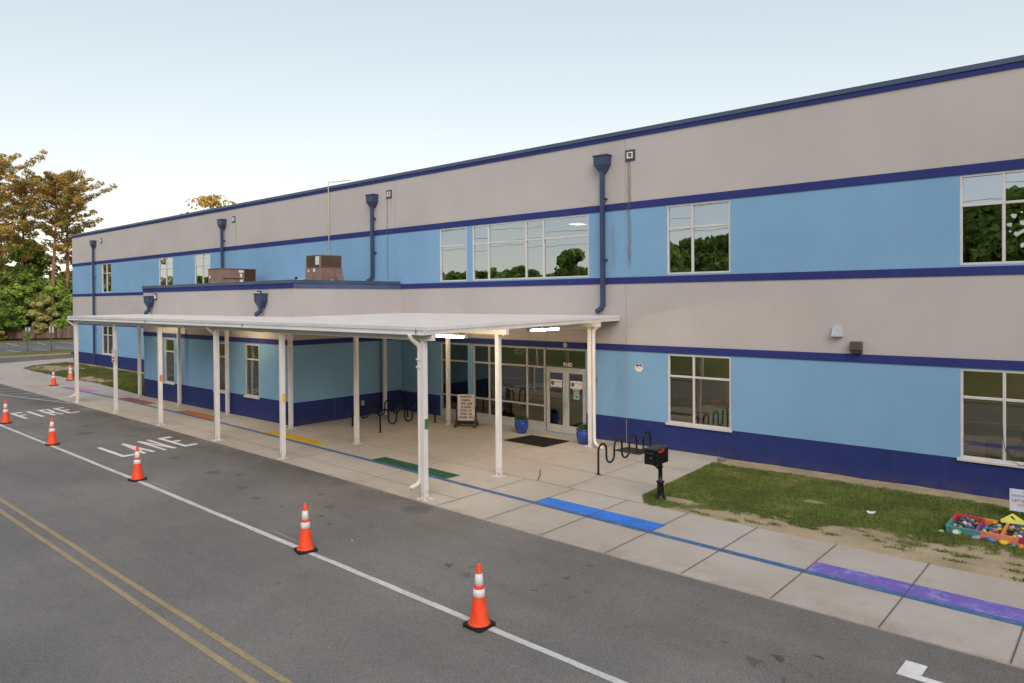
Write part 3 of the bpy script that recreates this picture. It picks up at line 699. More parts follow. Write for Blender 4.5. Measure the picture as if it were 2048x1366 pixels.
def make_window(x0, x1, z0, z1, vb, y, gm, sill, hz=None, parent=bld, fw=0.055, bar=0.06):
    fr = MB(); ya, yb = y+.012, y+.085; hz = hz if hz is not None else [6.63 if z0 > 4 else 2.22]
    xs = [x0]+[x0+(x1-x0)*v for v in vb]+[x1]
    fr.rbox(x0, x0+fw, ya, yb, z0, z1, .006).rbox(x1-fw, x1, ya, yb, z0, z1, .006).rbox(x0+fw, x1-fw, ya, yb, z1-fw, z1, .006).rbox(x0+fw, x1-fw, ya, yb, z0, z0+fw, .006)
    for v in xs[1:-1]: fr.rbox(v-bar/2, v+bar/2, ya+.002, yb-.002, z0+fw, z1-fw, .006)
    ed = [x0+fw]+[q for v in xs[1:-1] for q in (v-bar/2, v+bar/2)]+[x1-fw]
    for i in range(0, len(ed), 2):
        for h in hz: fr.rbox(ed[i], ed[i+1], ya+.003, yb-.003, h-.03, h+.03, .006)
    o = fr.build("window", M['frame'], parent, True)
    gl = MB(); hs = [z0+fw]+[q for h in hz for q in (h-.03, h+.03)]+[z1-fw]
    for i in range(0, len(ed), 2):
        for j in range(0, len(hs), 2):
            t1, t2 = random.uniform(-.007, .007)*(ed[i+1]-ed[i]), random.uniform(-.004, .004)
            gl.quad((ed[i], y+.055-t1-t2, hs[j]), (ed[i+1], y+.055+t1-t2, hs[j]), (ed[i+1], y+.055+t1+t2, hs[j+1]), (ed[i], y+.055-t1+t2, hs[j+1]))
    p = gl.build("pane", gm, o, False)
    p.location = -Vector(parent["_o"])
    if sill:
        s_ = MB().rbox(x0-.06, x1+.03, y-.05, y+.012, z0-.065, z0+.004, .008).build("sill", M['frame'], o); s_.location = -Vector(parent["_o"])
    return o
for w in WIN2: make_window(*w, 0, M['up_glass'], False)
W1OBJ = [make_window(*w, 0, M['low_glass'], True) for w in WIN1]

# annex in front of the main wall
AX0, AX1, AY, AZ = -36.25, -23.06, -5.02, 5.25
AW = [(-33.95, -32.93, .85, 2.88), (-29.1, -28.1, .84, 2.86), (-26.56, -25.5, .84, 2.88)]
am = MB(); zf = lambda z: zone_mat(z, True)
wall_grid(am, (AX0, AY, 0), (1, 0, 0), AX1-AX0, AZ, [(a-AX0, b-AX0, c, d) for a, b, c, d in AW], [.85, 2.95], .16, (0, 1, 0), zf)
wall_grid(am, (AX1, AY, 0), (0, 1, 0), -AY-.001, AZ, [], [.85, 2.95], .1, (-1, 0, 0), zf)
wall_grid(am, (AX0, -.001, 0), (0, -1, 0), -AY-.001, AZ, [], [.85, 2.95], .1, (1, 0, 0), zf)
am.build("annex_wall", [M['grey'], M['lblue'], M['navy']], bld, True)
for a, b, c, d in AW: make_window(a, b, c, d, [], AY, M['low_glass'], True, [2.28])
MB().box(AX0-.05, AX1+.05, AY-.05, AY+.30, 5.20, 5.325).box(AX0-.05, AX0+.3, AY+.30, -.065, 5.20, 5.325).box(AX1-.3, AX1+.05, AY+.30, -.065, 5.20, 5.325).build("annex_coping", M['coping'], bld, True)
MB().box(AX0+.02, AX1-.02, AY+.02, -.03, 4.80, 4.87).build("annex_roof", M['roof'], bld, True)
t = .022
MB().box(AX0-t, AX1+t, AY-t, AY+.004, 5.01, 5.202).box(AX0-t, AX0+.004, AY+.004, -.025, 5.01, 5.202).build("trim_band", M['band'], bld, True)
MB().box(AX1-.004, AX1+t, AY+.005, -.026, 5.01, 5.202).build("trim_band", plain("band_sheet_metal", (0.075, 0.10, 0.19), 0.45, 0, 0.5, 0.12, 1.2), bld, True)
MB().box(AX0-t, AX1+t, AY-t, AY+.004, 2.93, 3.12).box(AX1-.004, AX1+t, AY+.004, -.025, 2.93, 3.12).build("trim_band", M['band'], bld, True)
MB().box(AX0+.2, AX1-.2, AY+.18, -.1, -.1, -.02).box(AX0+.2, AX1-.2, -1.2, -1.1, 0, 4.6).box(AX0+.2, AX1-.2, AY+.18, -.1, 3.3, 3.4).build("interior_wall", M['dark'], bld, True)
# movement joints in the stucco
seal = plain("sealant", (.30, .30, .31), .9)
for x, zz in ((-12.17, ((0, 2.905), (3.11, 5.02), (5.22, 7.342), (7.56, 9.565))), (-23.41, ((5.40, 7.342), (7.56, 9.565)))):
    for z0, z1 in zz: MB().box(x, x+.015, -.003, .002, z0, z1).build("expansion_joint", seal, bld, True)
# scuppers
def scupper(x, z, y, s=.17):
    b = MB(); a = s; i = s*.58
    for q in ((x-a, x+a, z+i, z+a), (x-a, x+a, z-a, z-i), (x-a, x-i, z-i, z+i), (x+i, x+a, z-i, z+i)): b.box(q[0], q[1], y-.03, y+.003, q[2], q[3], 0)
    j = i*.72
    for q in ((x-i, x+i, z+j, z+i), (x-i, x+i, z-i, z-j), (x-i, x-j, z-j, z+j), (x+j, x+i, z-j, z+j)): b.box(q[0], q[1], y-.06, y+.003, q[2], q[3], 1)
    b.quad((x-j, y-.004, z-j), (x+j, y-.004, z-j), (x+j, y-.004, z+j), (x-j, y-.004, z+j), 2)
    b.build("scupper", [M['pipe'], M['wplate'], plain("scupper_inside", (.25, .17, .09), .8)], bld, True)
for x in (-56.3, -36.97, -23.76, -11.97): scupper(x, 9.01, 0)
for x in (-34.80, -25.40): scupper(x, 4.80, AY, .15)

# entrance storefront
sf = MB(); ya, yb = .05, .13
def sfbar(x0, x1, z0, z1): sf.rbox(x0, x1, ya, yb, z0, z1, .006)
def sfpanel(x0, x1, z0, z1): sf.box(x0, x1, ya+.02, yb-.02, z0, z1)
cells = []
def sfbay(xs, kick=.25):
    for i, x in enumerate(xs): sfbar(x-.03, x+.03, 0.0, 2.89) if 0 < i < len(xs)-1 else sfbar(x, x+.055, 0, 2.89) if i == 0 else sfbar(x-.055, x, 0, 2.89)
    for i in range(len(xs)-1):
        a = xs[i]+(.055 if i == 0 else .03); b = xs[i+1]-(.055 if i == len(xs)-2 else .03)
        sfbar(a, b, 2.82, 2.88); sfbar(a, b, 2.17, 2.23); sfbar(a, b, .83, .89); sfbar(a, b, kick, kick+.05); sfpanel(a, b, 0, kick)
        for z0, z1 in ((kick+.05, .83), (.89, 2.17), (2.23, 2.82)): cells.append((a, b, z0, z1))
sfbay([-20.72, -19.18]); sfbay([-18.94, -18.13, -16.30, -15.48])
sfbar(-13.77, -13.71, 0, 2.89); sfbar(-15.425, -13.77, 2.82, 2.88); sfbar(-15.425, -13.77, 2.17, 2.23); cells.append((-15.425, -13.77, 2.23, 2.82))
sfo = sf.build("storefront", M['door'], bld, True)
gl = MB()
for a, b, z0, z1 in cells:
    t1, t2 = random.uniform(-.004, .004)*(b-a), random.uniform(-.002, .002)
    gl.quad((a, .09-t1-t2, z0), (b, .09+t1-t2, z0), (b, .09+t1+t2, z1), (a, .09-t1+t2, z1))
p = gl.build("pane", M['low_glass'], sfo); p.location = (30, 0, 0)
nm = MB(); put_text(nm, "9142", .19, (-14.51, .070, 2.275), (1, 0, 0), (0, 0, 1), depth=.004, bold=.004, width=.36, spacing=1.12)
nm.build("house_number", M['wplate'], bld, True)
def door(x0, x1, hinge):
    d = MB(); st = .115; z1 = 2.165
    d.rbox(x0, x0+st, ya+.005, yb-.005, .012, z1, .005).rbox(x1-st, x1, ya+.005, yb-.005, .012, z1, .005).rbox(x0+st, x1-st, ya+.006, yb-.006, z1-.12, z1, .005).rbox(x0+st, x1-st, ya+.006, yb-.006, .012, .27, .005)
    o = d.build("entrance_door", M['door'], bld, True)
    p = MB().quad((x0+st, .09, .27), (x1-st, .09, .27), (x1-st, .09, z1-.12), (x0+st, .09, z1-.12)).build("pane", M['low_glass'], o); p.location = (30, 0, 0)
    hx = x1-.05 if hinge < 0 else x0+.05
    h = MB().tube([(hx, ya+.004, 1.16), (hx, ya-.05, 1.16), (hx, ya-.06, 1.14), (hx, ya-.06, .93), (hx, ya-.05, .91), (hx, ya+.004, .91)], .013, 8).build("handle", M['steel'], o); h.location = (30, 0, 0)
    sx0, sx1 = (x0+.16, x1-.17) if hinge < 0 else (x0+.185, x1-.145)
    zc = 1.68; w = sx1-sx0; s = MB().box(sx0, sx1, .078, .083, zc-.125, zc+.125, 0)
    cx = sx0+w*.20; cz = zc; yy = .0765
    circ = lambda r, n=20, ax=1.0: [(math.cos(2*math.pi*i/n)*r*ax, math.sin(2*math.pi*i/n)*r) for i in range(n)]
    s.plate(circ(.078), (cx, yy+.001, cz), (1, 0, 0), (0, 0, 1), .0005, 1)
    s.plate(circ(.055), (cx, yy-.0005, cz), (1, 0, 0), (0, 0, 1), .0005, 2)
    s.plate([(-.045, .0), (0, -.045), (.045, 0), (.02, .005), (0, .03), (-.02, .005)], (cx, yy-.002, cz), (1, 0, 0), (0, 0, 1), .0005, 1)
    put_text(s, "MCSA", .10, (sx0+w*.68, yy-.001, zc+.015), (1, 0, 0), (0, 0, 1), mi=1, depth=.0005, width=w*.50)
    s.box(sx0+w*.42, sx0+w*.94, yy-.001, yy+.001, zc-.035, zc-.030, 3).box(sx0+w*.42, sx0+w*.94, yy-.001, yy+.001, zc-.072, zc-.058, 3)
    so = s.build("door_sign", [M['wplate'], plain("logo_navy", (.03, .035, .07), .6), plain("logo_grey", (.22, .26, .32), .6), plain("logo_text_grey", (.45, .45, .47), .6)], o); so.location = (30, 0, 0)
    if hinge > 0:
        n_ = MB().box(sx0+.06, sx1-.08, .078, .081, 1.515, 1.535, 1).box(sx0+.12, sx1-.13, .078, .081, 1.475, 1.49, 1).box(sx0+.125, sx1-.12, .080, .083, 1.19, 1.455, 0)
        n_.plate(circ(.032), ((sx0+sx1)/2, .0785, 1.28), (1, 0, 0), (0, 0, 1), .0006, 2)
        no = n_.build("paper_notice", [plain("notice_green", (.30, .40, .36), .8), M['wplate'], M['ink']], o); no.location = (30, 0, 0)
door(-15.42, -14.602, -1); door(-14.593, -13.775, 1)
ps = MB(); o_, ux, uy = Vector((-17.0, .14, 2.585)), Vector((.50, 0, -.0)), Vector((.10, 0, .235))
ps.plate([(0, 0), (1, 0), (1, 1), (0, 1)], o_, ux, uy, .002, 0); ps.plate([(.4, .35), (.6, .35), (.62, .85), (.42, .85)], o_+Vector((0, -.004, 0)), ux, uy, .001, 1)
for (a, b) in ((.06, .2), (.25, .38), (.66, .8), (.84, .96)): ps.plate([(a, .5), (b, .5), (b, .9), (a, .9)], o_+Vector((0, -.004, 0)), ux, uy, .001, 2)
for (a, b) in ((.1, .3), (.34, .55), (.6, .9)): ps.plate([(a, .1), (b, .1), (b, .38), (a, .38)], o_+Vector((0, -.004, 0)), ux, uy, .001, 2)
tag(ps.build("window_poster", [plain("poster_blue", (.22, .36, .46), .7), plain("poster_pink", (.40, .18, .28), .7), plain("poster_pale", (.42, .55, .62), .7)]), "slanted pale blue poster hung inside the storefront glass", "poster")

# ================================================================== WALKWAY CANOPY
can = thing("walkway_canopy", "flat white metal canopy on slim white posts along the school walk", "canopy", (-24, -6.5, 0))
P1 = [G(*p) for p in ((-38.2, -7.63), (-33.26, -7.70), (-28.64, -7.76), (-23.96, -7.82), (-19.62, -7.95), (-13.06, -8.14))]
P2 = [G(*p) for p in ((-37.8, -4.98), (-33.28, -5.02), (-28.75, -5.05), (-23.81, -5.15), (-19.66, -5.28), (-13.16, -5.50))]
P3 = [(-22.72, -1.15), (-19.0, -1.20), (-12.75, -1.12)]
EYE = lerp_tab([(-36.7, -8.06), (-12.0, -8.49)])
ZD = lambda y: 4.015+max(-8.6, min(0, y))*0.0115        # deck level, falling towards the road
def hbeam(mb, a, b, w, z0, z1, off=0.0, mi=0):
    a, b = Vector((*a, 0)), Vector((*b, 0)); d = (b-a).normalized(); n = Vector((-d.y, d.x, 0)); c = n*off
    p = [a-n*w/2+c, b-n*w/2+c, b+n*w/2+c, a+n*w/2+c]
    mb.prism([(q.x, q.y) for q in p], z0, z1, mi)
def sbeam(mb, a, b, w, h0, h1, off=0.0, mi=0):          # bar that follows the fall of the deck
    a, b = Vector((*a, 0)), Vector((*b, 0)); d = (b-a).normalized(); n = Vector((-d.y, d.x, 0)); c = n*off
    vs = []
    for h in (h0, h1):
        for p, q in ((a, -1), (b, -1), (b, 1), (a, 1)): v = p+n*w/2*q+c; vs.append((v.x, v.y, ZD(p.y)+h))
    mb.add(vs, [(0, 3, 2, 1), (4, 5, 6, 7), (0, 1, 5, 4), (1, 2, 6, 5), (2, 3, 7, 6), (3, 0, 4, 7)], mi)
dk = MB()
def shx(x, t): return x-max(0, (x-AX1)/11.1)*0.46*t
x = -36.62; rows = []
while x < -12.05:
    for dx, z in ((0, -.012), (.205, -.012), (.235, .016), (.27, .016)):
        if x+dx <= -12.0: rows.append((x+dx, z))
    x += .30
rows.append((-12.0, -.012))
for (xa, za), (xb, zb) in zip(rows[:-1], rows[1:]):
    bk_ = -5.045 if xb <= AX1+.01 else -0.03
    fa, fb = EYE(xa), EYE(xb); t_ = 1 if bk_ > -1 else 0
    P = [(xa, fa), (xb, fb), (shx(xb, t_), bk_), (shx(xa, t_), bk_)]; zz = (za, zb, zb, za)
    dk.quad(*[(p[0], p[1], ZD(p[1])+q) for p, q in zip(P, zz)]); dk.quad(*[(p[0], p[1], ZD(p[1])-.05) for p in reversed(P)], 1)
    dk.quad((*P[3], ZD(bk_)+za), (*P[2], ZD(bk_)+zb), (*P[2], ZD(bk_)-.05), (*P[3], ZD(bk_)-.05))
dk.build("roof_deck", [plain("deck_white", (0.60, 0.575, 0.555), 0.5, 0, 0.35, 0.06, 1.2), plain("deck_underside", (0.58, 0.54, 0.46), 0.6)], can, True)
fl, fr_ = (-36.66, EYE(-36.66)), (-11.98, EYE(-11.98))
gt = MB(); sbeam(gt, fl, fr_, .10, -.155, .012, -.05); sbeam(gt, fl, fr_, .022, -.055, .026, -.111); sbeam(gt, fl, fr_, .03, -.162, -.140, -.114)
for xx in (-27.7, -20.3, -12.25): gt.box(xx-.005, xx+.005, EYE(xx)-.125, EYE(xx)-.1, ZD(-8.3)-.155, ZD(-8.3)+.01, 1)
gt.build("gutter", [M['gutter'], M['joint']], can, True)
ef = MB(); re_ = (shx(-11.98, 1), -0.03)
sbeam(ef, (fr_[0], fr_[1]-.10), re_, .05, -.155, .012, -.03); sbeam(ef, (fr_[0], fr_[1]-.10), re_, .022, -.06, .016, -.065)
ef.build("end_fascia", M['white'], can, True)
ef = MB(); sbeam(ef, (-36.66, -5.04), (fl[0], fl[1]-.10), .05, -.155, .012, -.03); ef.build("end_fascia", M['white'], can, True)
BZ = (3.625, 3.65, 3.69)
for row, (pts, x0, x1) in enumerate(((P1, -36.55, -11.95), (P2, -36.5, -12.08), (P3, -22.95, -12.38))):
    yy = lambda x: float(np.interp(x, [p[0] for p in pts], [p[1] for p in pts]))
    bm_ = MB(); kn = [x0]+[p[0] for p in pts if x0 < p[0] < x1]+[x1]
    for a, b in zip(kn[:-1], kn[1:]): hbeam(bm_, (a, yy(a)), (b, yy(b)), .10, BZ[row]+.015, ZD(yy(a))-.052); hbeam(bm_, (a, yy(a)), (b, yy(b)), .16, BZ[row], BZ[row]+.0148)
    bm_.build("beam", M['white'], can, True)
TAGC = {2: 'p_orange', 4: 'p_yellow', 5: 'p_green'}
tagm = {2: plain("post_tag_orange", (.70, .24, .03), .6), 4: plain("post_tag_yellow", (.80, .45, .03), .6), 5: plain("post_tag_green", (.03, .16, .05), .6)}
for row, pts in enumerate((P1, P2, P3)):
    for i, (x, y) in enumerate(pts):
        h = .062
        po = MB().rbox(x-h, x+h, y-h, y+h, .012, BZ[row], .006).build("post", M['postw'], can, True)
        bp = MB().rbox(x-.14, x+.14, y-.14, y+.14, 0.0, .014, .003)
        for sx in (-1, 1):
            for sy in (-1, 1): bp.lathe([(.014, .014), (.014, .035), (.006, .04)], (x+sx*.11, y+sy*.11, 0), 6)
        bo = bp.build("base_plate", M['postw'], po); bo.location = (24, 6.5, 0)
        if row == 0 and i in TAGC:
            zc = {2: 1.735, 4: 1.75, 5: 1.72}[i]
            to = MB().box(x+h, x+h+.003, y-.045, y+.055, zc-.115, zc+.115).build("tag", tagm[i], po); to.location = (24, 6.5, 0)
# gutter downspouts
def dspout(pts, r=.052): MB().tube(pts, r, 10).build("downspout", M['white'], can, True)
def sbend(x, y, dx, dy, z):      # gooseneck from the gutter outlet back to the post
    out = []
    for t in np.linspace(0, 1, 9):
        q = t*t*(3-2*t); out.append((x+dx*(1-q), y+dy*(1-q), z-.04-.30*t))
    return [(x+dx, y+dy, z)]+out
x, y = P1[5]; dspout(sbend(x-.125, y-.02, -.05, -.235, 3.78)+[(x-.125, y-.02, .48), (x-.13, y-.035, .40), (x-.155, y-.08, .33), (x-.22, y-.16, .27), (x-.27, y-.21, .25)])
for z_ in (2.99, 3.17): MB().rbox(x-.19, x-.06, y-.085, y+.05, z_, z_+.035, .004).build("strap", M['gutter'], can, True)
x, y = P1[3]; dspout(sbend(x-.125, y-.0, -.05, -.22, 3.78)+[(x-.125, y-.0, .34)])
x, y = P1[0]; dspout(sbend(x-.14, y-.0, -.24, -.20, 3.78)+[(x-.14, y-.0, .44), (x-.15, y-.02, .36), (x-.19, y-.10, .29), (x-.26, y-.24, .22)])
x, y = P3[2]; dspout(sbend(x+.135, y, .22, 0, 3.86)+[(x+.135, y-.0, .30), (x+.15, y-.01, .20), (x+.21, y-.04, .115), (x+.32, y-.10, .075), (x+.56, y-.19, .062)])
for pts in ([(-12.1, -5.8, 3.62), (-12.3, -5.65, 3.62), (-12.55, -5.1, 3.74), (-12.9, -4.4, 3.84), (-13.2, -3.6, 3.86)], [(-12.6, -7.1, 3.80), (-13.4, -5.8, 3.85)], [(-12.65, -1.3, 3.66), (-13.2, -1.9, 3.67), (-13.9, -1.9, 3.69)]):
    MB().tube(pts, .013, 6).build("conduit", M['white'], can, True)

def tube_light(x, y, z, L, along_x, label):
    t = thing("tube_light", label, "light", (x, y, z), 0 if along_x else math.pi/2, "tube lights under the canopy")
    MB().rbox(-L/2, L/2, -.055, .055, .035, .085, .006).box(-L/2, -L/2+.09, -.05, .05, -.03, .034).box(L/2-.03, L/2, -.05, .05, -.03, .034).build("housing", plain("light_housing", (.42, .40, .36), .5), t)
    MB().tube([(-L/2+.088, 0, .0), (L/2-.028, 0, .0)], .026, 10).build("tube", M['lit'], t)
tube_light(-12.60, -7.20, 3.655, 1.08, True, "lit tube light under the canopy corner, beside the front right post")
tube_light(-13.2, -2.85, 3.65, 1.44, False, "lit tube light hanging above the entrance doors under the canopy end")
tube_light(-33.2, -6.5, 3.80, 1.2, True, "lit tube light above the leftmost annex window")
tube_light(-25.5, -6.5, 3.80, 1.2, True, "lit tube light above the right annex window")
tube_light(-18.3, -2.4, 3.80, 1.2, True, "lit tube light above the letter board")

# no-parking sign strapped to the second front post
sg = thing("parking_sign", "narrow red and white sign strapped to the second front canopy post", "sign", (P1[1][0], P1[1][1]-.07, 2.09))
MB().rbox(-.15, .15, -.008, 0, 0, .56, .003).build("panel", M['wplate'], sg)
redm = plain("sign_red", (.42, .03, .045), .5)
f = MB(); 
f.plate([(-.12, .40), (.12, .40), (.12, .53), (-.12, .53)], (0, -.009, 0), (1, 0, 0), (0, 0, 1), .001, 0)
f.plate([(-.11, .43), (.11, .43), (.11, .455), (-.11, .455)], (0, -.011, 0), (1, 0, 0), (0, 0, 1), .001, 1).plate([(-.11, .475), (.11, .475), (.11, .505), (-.11, .505)], (0, -.011, 0), (1, 0, 0), (0, 0, 1), .001, 1)
ring = [(.12*math.cos(t), .12+.12*math.sin(t)) for t in np.linspace(0, 2*math.pi, 20, endpoint=False)]
f.plate(ring, (0, -.009, .0), (1, 0, 0), (0, 0, 1), .001, 0); f.plate([(-.085, .095), (.085, .095), (.085, .145), (-.085, .145)], (0, -.011, 0), (1, 0, 0), (0, 0, 1), .001, 1)
f.plate([(-.06, .27), (.06, .27), (.06, .29), (-.06, .29)], (0, -.009, 0), (1, 0, 0), (0, 0, 1), .001, 2).plate([(-.06, .33), (.06, .33), (.06, .35), (-.06, .35)], (0, -.009, 0), (1, 0, 0), (0, 0, 1), .001, 2)
f.build("symbol", [redm, M['wplate'], plain("sign_grey", (.35, .3, .3), .6)], sg)

# ================================================================== DOWNSPOUTS ON THE WALLS
def downspout(x, y, ztop, zbot, label, foot):
    t = thing("downspout", label, "downspout", (x, y, zbot), 0, "blue downspouts on the school walls"); H = ztop-zbot; yc = -.16
    h = MB(); w, d = .25, .14
    def ring(w_, d_, z): return [(-w_, yc-d_, z), (w_, yc-d_, z), (w_, yc+.15, z), (-w_, yc+.15, z)]
    lv = [ring(w+.025, d+.025, H), ring(w+.025, d+.025, H-.035), ring(w, d, H-.036), ring(w-.01, d-.01, H-.31), ring(.068, .055, H-.55)]
    o = len(h.v); h.v += [p for r_ in lv for p in r_]
    for i in range(len(lv)-1):
        for j in range(4): h.f.append((o+i*4+j, o+(i+1)*4+j, o+(i+1)*4+(j+1) % 4, o+i*4+(j+1) % 4)); h.mi.append(0); h.sm.append(False)
    h.f.append((o, o+1, o+2, o+3)); h.mi.append(0); h.sm.append(False)
    h.build("hopper", M['pipe'], t)
    if foot == 'ground': pts = [(0, yc, H-.5), (0, yc, .03)]
    elif foot == 'stub': pts = [(0, yc, H-.5), (0, yc, H-.66), (-.05, yc-.04, H-.72), (-.20, yc-.10, H-.82)]
    else: pts = [(0, yc, H-.5), (0, yc, .22), (-.03, yc-.06, .10), (-.10, yc-.22, .0)]
    MB().tube(pts, .062, 4, square=True).build("pipe", M['pipe'], t)
    if foot != 'stub':
        for z in ([H*.33, H*.72] if foot != 'ground' else [.02, H*.28, H*.7]): MB().box(-.10, .10, yc-.01, yc+.155, z, z+.04).build("strap", M['pipe'], t)
    return t
downspout(-57.5, 0, 9.08, -.02, "full height blue downspout near the far left corner of the wall", 'ground')
downspout(-38.03, 0, 9.08, 4.88, "blue downspout ending behind the long brown rooftop unit", 'roof')
downspout(-24.73, 0, 9.08, 5.36, "blue downspout ending on the annex roof right of the square brown unit", 'roof')
downspout(-12.92, 0, 9.12, 4.13, "largest nearest blue downspout, ending above the right end of the white canopy", 'roof')
downspout(-35.22, AY, 4.84, 3.99, "short blue hopper and spout at the left end of the annex wall", 'stub')
downspout(-25.05, AY, 4.85, 3.99, "short blue hopper and spout at the right end of the annex wall", 'stub')
cd = MB().tube([(-26.8, .25, 9.98), (-27.9, .05, 10.0), (-28.0, -.10, 9.98), (-28.0, -.10, 9.86), (-28.0, -.10, 4.9)], .022, 8)
tag(cd.build("conduit_pipe", plain("cream_pipe", (.66, .56, .44), .5)), "thin cream pipe running down the wall behind the square rooftop unit", "pipe")

# ================================================================== ROOFTOP UNITS
def label_plate(mb, o, ux, uy, w, h, mi): mb.plate([(0, 0), (w, 0), (w, h), (0, h)], o, ux, uy, .004, mi)
ac = thing("rooftop_unit", "long low brown rooftop air conditioner with open coil end, left on the annex", "air conditioner", (-34.0, -1.66, 4.92), 0, "brown air conditioners on the annex roof")
b = MB().rbox(-.61, .61, -.94, .31, .08, 1.22, .012).box(-.64, .64, -.97, .96, 1.222, 1.25).box(.52, .61, .90, .94, .08, 1.22).box(-.61, -.52, .90, .94, .08, 1.22).box(-.6, .6, -.9, .9, 0, .08)
b.build("cabinet", M['brown'], ac)
b = MB().box(-.58, .585, .311, .88, .10, 1.215); 
for k in range(22): b.box(.585, .60, .33+k*.025, .335+k*.025, .12, 1.2)
b.build("coil_grille", M['brown_d'], ac)
b = MB().add([(.612, -.80, .86), (.612, .10, .86), (.70, -.80, .80), (.70, .10, .80), (.70, -.80, .78), (.70, .10, .78), (.612, -.80, .78), (.612, .10, .78)], [(0, 2, 3, 1), (2, 4, 5, 3), (0, 6, 4, 2), (1, 3, 5, 7)])
b.add([(.612, -.55, .72), (.612, -.15, .72), (.86, -.45, .08), (.86, -.02, .08), (.612, -.45, .08), (.612, -.02, .08)], [(0, 2, 3, 1), (0, 4, 2), (1, 3, 5)])
b.build("rain_hood", M['brown'], ac)
b = MB()
for (y, z, w, h) in ((.02, 1.05, .16, .12), (.20, 1.06, .08, .09), (.08, .82, .11, .17), (.07, .30, .16, .40)):
    b = MB(); label_plate(b, (.613, y, z), (0, 1, 0), (0, 0, 1), w, h, 0); b.build("sticker", M['wplate'], ac)
for (x, z, w, h) in ((-.5, .78, .14, .12), (-.1, .55, .06, .05), (-.1, .38, .07, .05)):
    b = MB(); label_plate(b, (x, -.942, z), (1, 0, 0), (0, 0, 1), w, h, 0); b.build("sticker", M['wplate'], ac)
ac = thing("rooftop_unit", "tall square brown rooftop air conditioner with louvred top, right on the annex", "air conditioner", (-25.50, -2.06, 4.92), 0, "brown air conditioners on the annex roof")
b = MB().rbox(-.525, .525, -.55, .55, .06, .97, .012).box(-.5, .5, -.5, .5, 0, .06).rbox(-.51, .51, -.535, .535, .971, 1.52, .02)
b.build("cabinet", M['brown'], ac)
b = MB()
for k in range(15):
    z = 1.02+k*.031; b.box(-.44, .46, -.547, -.534, z, z+.014).box(.509, .522, -.47, .47, z, z+.014)
b.build("louvre", M['brown_d'], ac)
MB().add([(.527, .18, .78), (.527, .52, .78), (.78, .28, .10), (.78, .62, .10), (.527, .28, .10), (.527, .62, .10)], [(0, 2, 3, 1), (0, 4, 2), (1, 3, 5)]).build("rain_hood", M['brown'], ac)
b = MB()
for (x, z, w, h) in ((.22, 1.10, .11, .34), (.35, 1.10, .13, .34), (.05, .82, .14, .13), (-.34, .82, .1, .1), (-.34, .35, .12, .1), (-.38, .06, .18, .06)):
    b = MB(); label_plate(b, (x, -.552, z), (1, 0, 0), (0, 0, 1), w, h, 0); b.build("sticker", M['wplate'], ac)
b = MB(); label_plate(b, (.53, -.02, .28), (0, 1, 0), (0, 0, 1), .07, .22, 0); b.build("sticker", M['wplate'], ac)
for q in ((.526, .531, -.40, -.395), (.526, .531, .15, .155), (-.03, -.025, -.556, -.551)): MB().box(*q, .08, .9).build("panel_seam", M['brown_d'], ac)
gp = MB().tube([(-26.05, -2.5, 5.52), (-26.27, -2.5, 5.40), (-26.27, -2.5, 4.95)], .02, 6, 1).tube([(-26.27, -2.5, 5.46), (-27.10, -2.5, 5.44), (-27.30, -2.5, 5.36), (-27.30, -2.5, 4.93)], .028, 8, 0).lathe([(.0, .0), (.03, .0), (.075, .05), (.06, .075), (.03, .09), (.02, .13), (.0, .13)], (-26.90, -2.5, 5.46), 12, 1)
tag(gp.build("gas_pipe", [plain("pipe_cream", (.55, .46, .34), .6), M['black']]), "small cream gas pipe with a black regulator cap beside the square rooftop unit", "pipe")

# ================================================================== SMALL THINGS ON THE WALL
v = thing("wall_vent", "small pale grey sloped vent hood on the upper right wall", "vent", (-5.83, 0, 3.54))
MB().add([(-.13, -.003, .26), (.13, -.003, .26), (.13, -.003, 0), (-.13, -.003, 0), (-.11, -.06, .245), (.11, -.06, .245), (.12, -.16, .03), (-.12, -.16, .03), (.12, -.16, .0), (-.12, -.16, 0)],
  [(0, 1, 5, 4), (4, 5, 6, 7), (7, 6, 8, 9), (9, 8, 2, 3), (0, 4, 7, 9, 3), (1, 2, 8, 6, 5)]).build("hood", plain("vent_grey", (.44, .46, .49), .5), v)
v = thing("wall_light", "dark bronze wall pack light above the lower navy band, right", "light", (-5.37, 0, 3.13))
MB().add([(-.13, 0, .30), (.13, 0, .30), (.13, -.17, .30), (-.13, -.17, .30), (-.13, -.19, .10), (.13, -.19, .10), (-.13, 0, 0), (.13, 0, 0), (-.12, -.10, 0), (.12, -.10, 0)],
  [(3, 2, 1, 0), (3, 4, 5, 2), (4, 8, 9, 5), (8, 6, 7, 9), (0, 6, 8, 4, 3), (1, 2, 5, 9, 7)]).build("housing", plain("bronze_metal", (.075, .062, .055), .45), v)
MB().plate([(-.10, .02), (.10, .02), (.10, .10), (-.10, .10)], (0, -.185, 0), (1, 0, 0), (0, .35, .94), .006).build("lens", plain("lamp_lens", (.03, .028, .026), .2), v)
v = thing("security_sign", "octagonal white sign with blue top on the light blue wall", "sign", (-11.70, -.004, 2.27))
oc = [(.152*math.cos(R(22.5+45*i)), .152+.155*math.sin(R(22.5+45*i))) for i in range(8)]
MB().plate(oc, (0, 0, 0), (1, 0, 0), (0, 0, 1), .008).build("panel", M['wplate'], v)
b = MB().plate([(-.13, .192), (.13, .192), (.058, .29), (-.058, .29)], (0, -.009, 0), (1, 0, 0), (0, 0, 1), .001, 0)
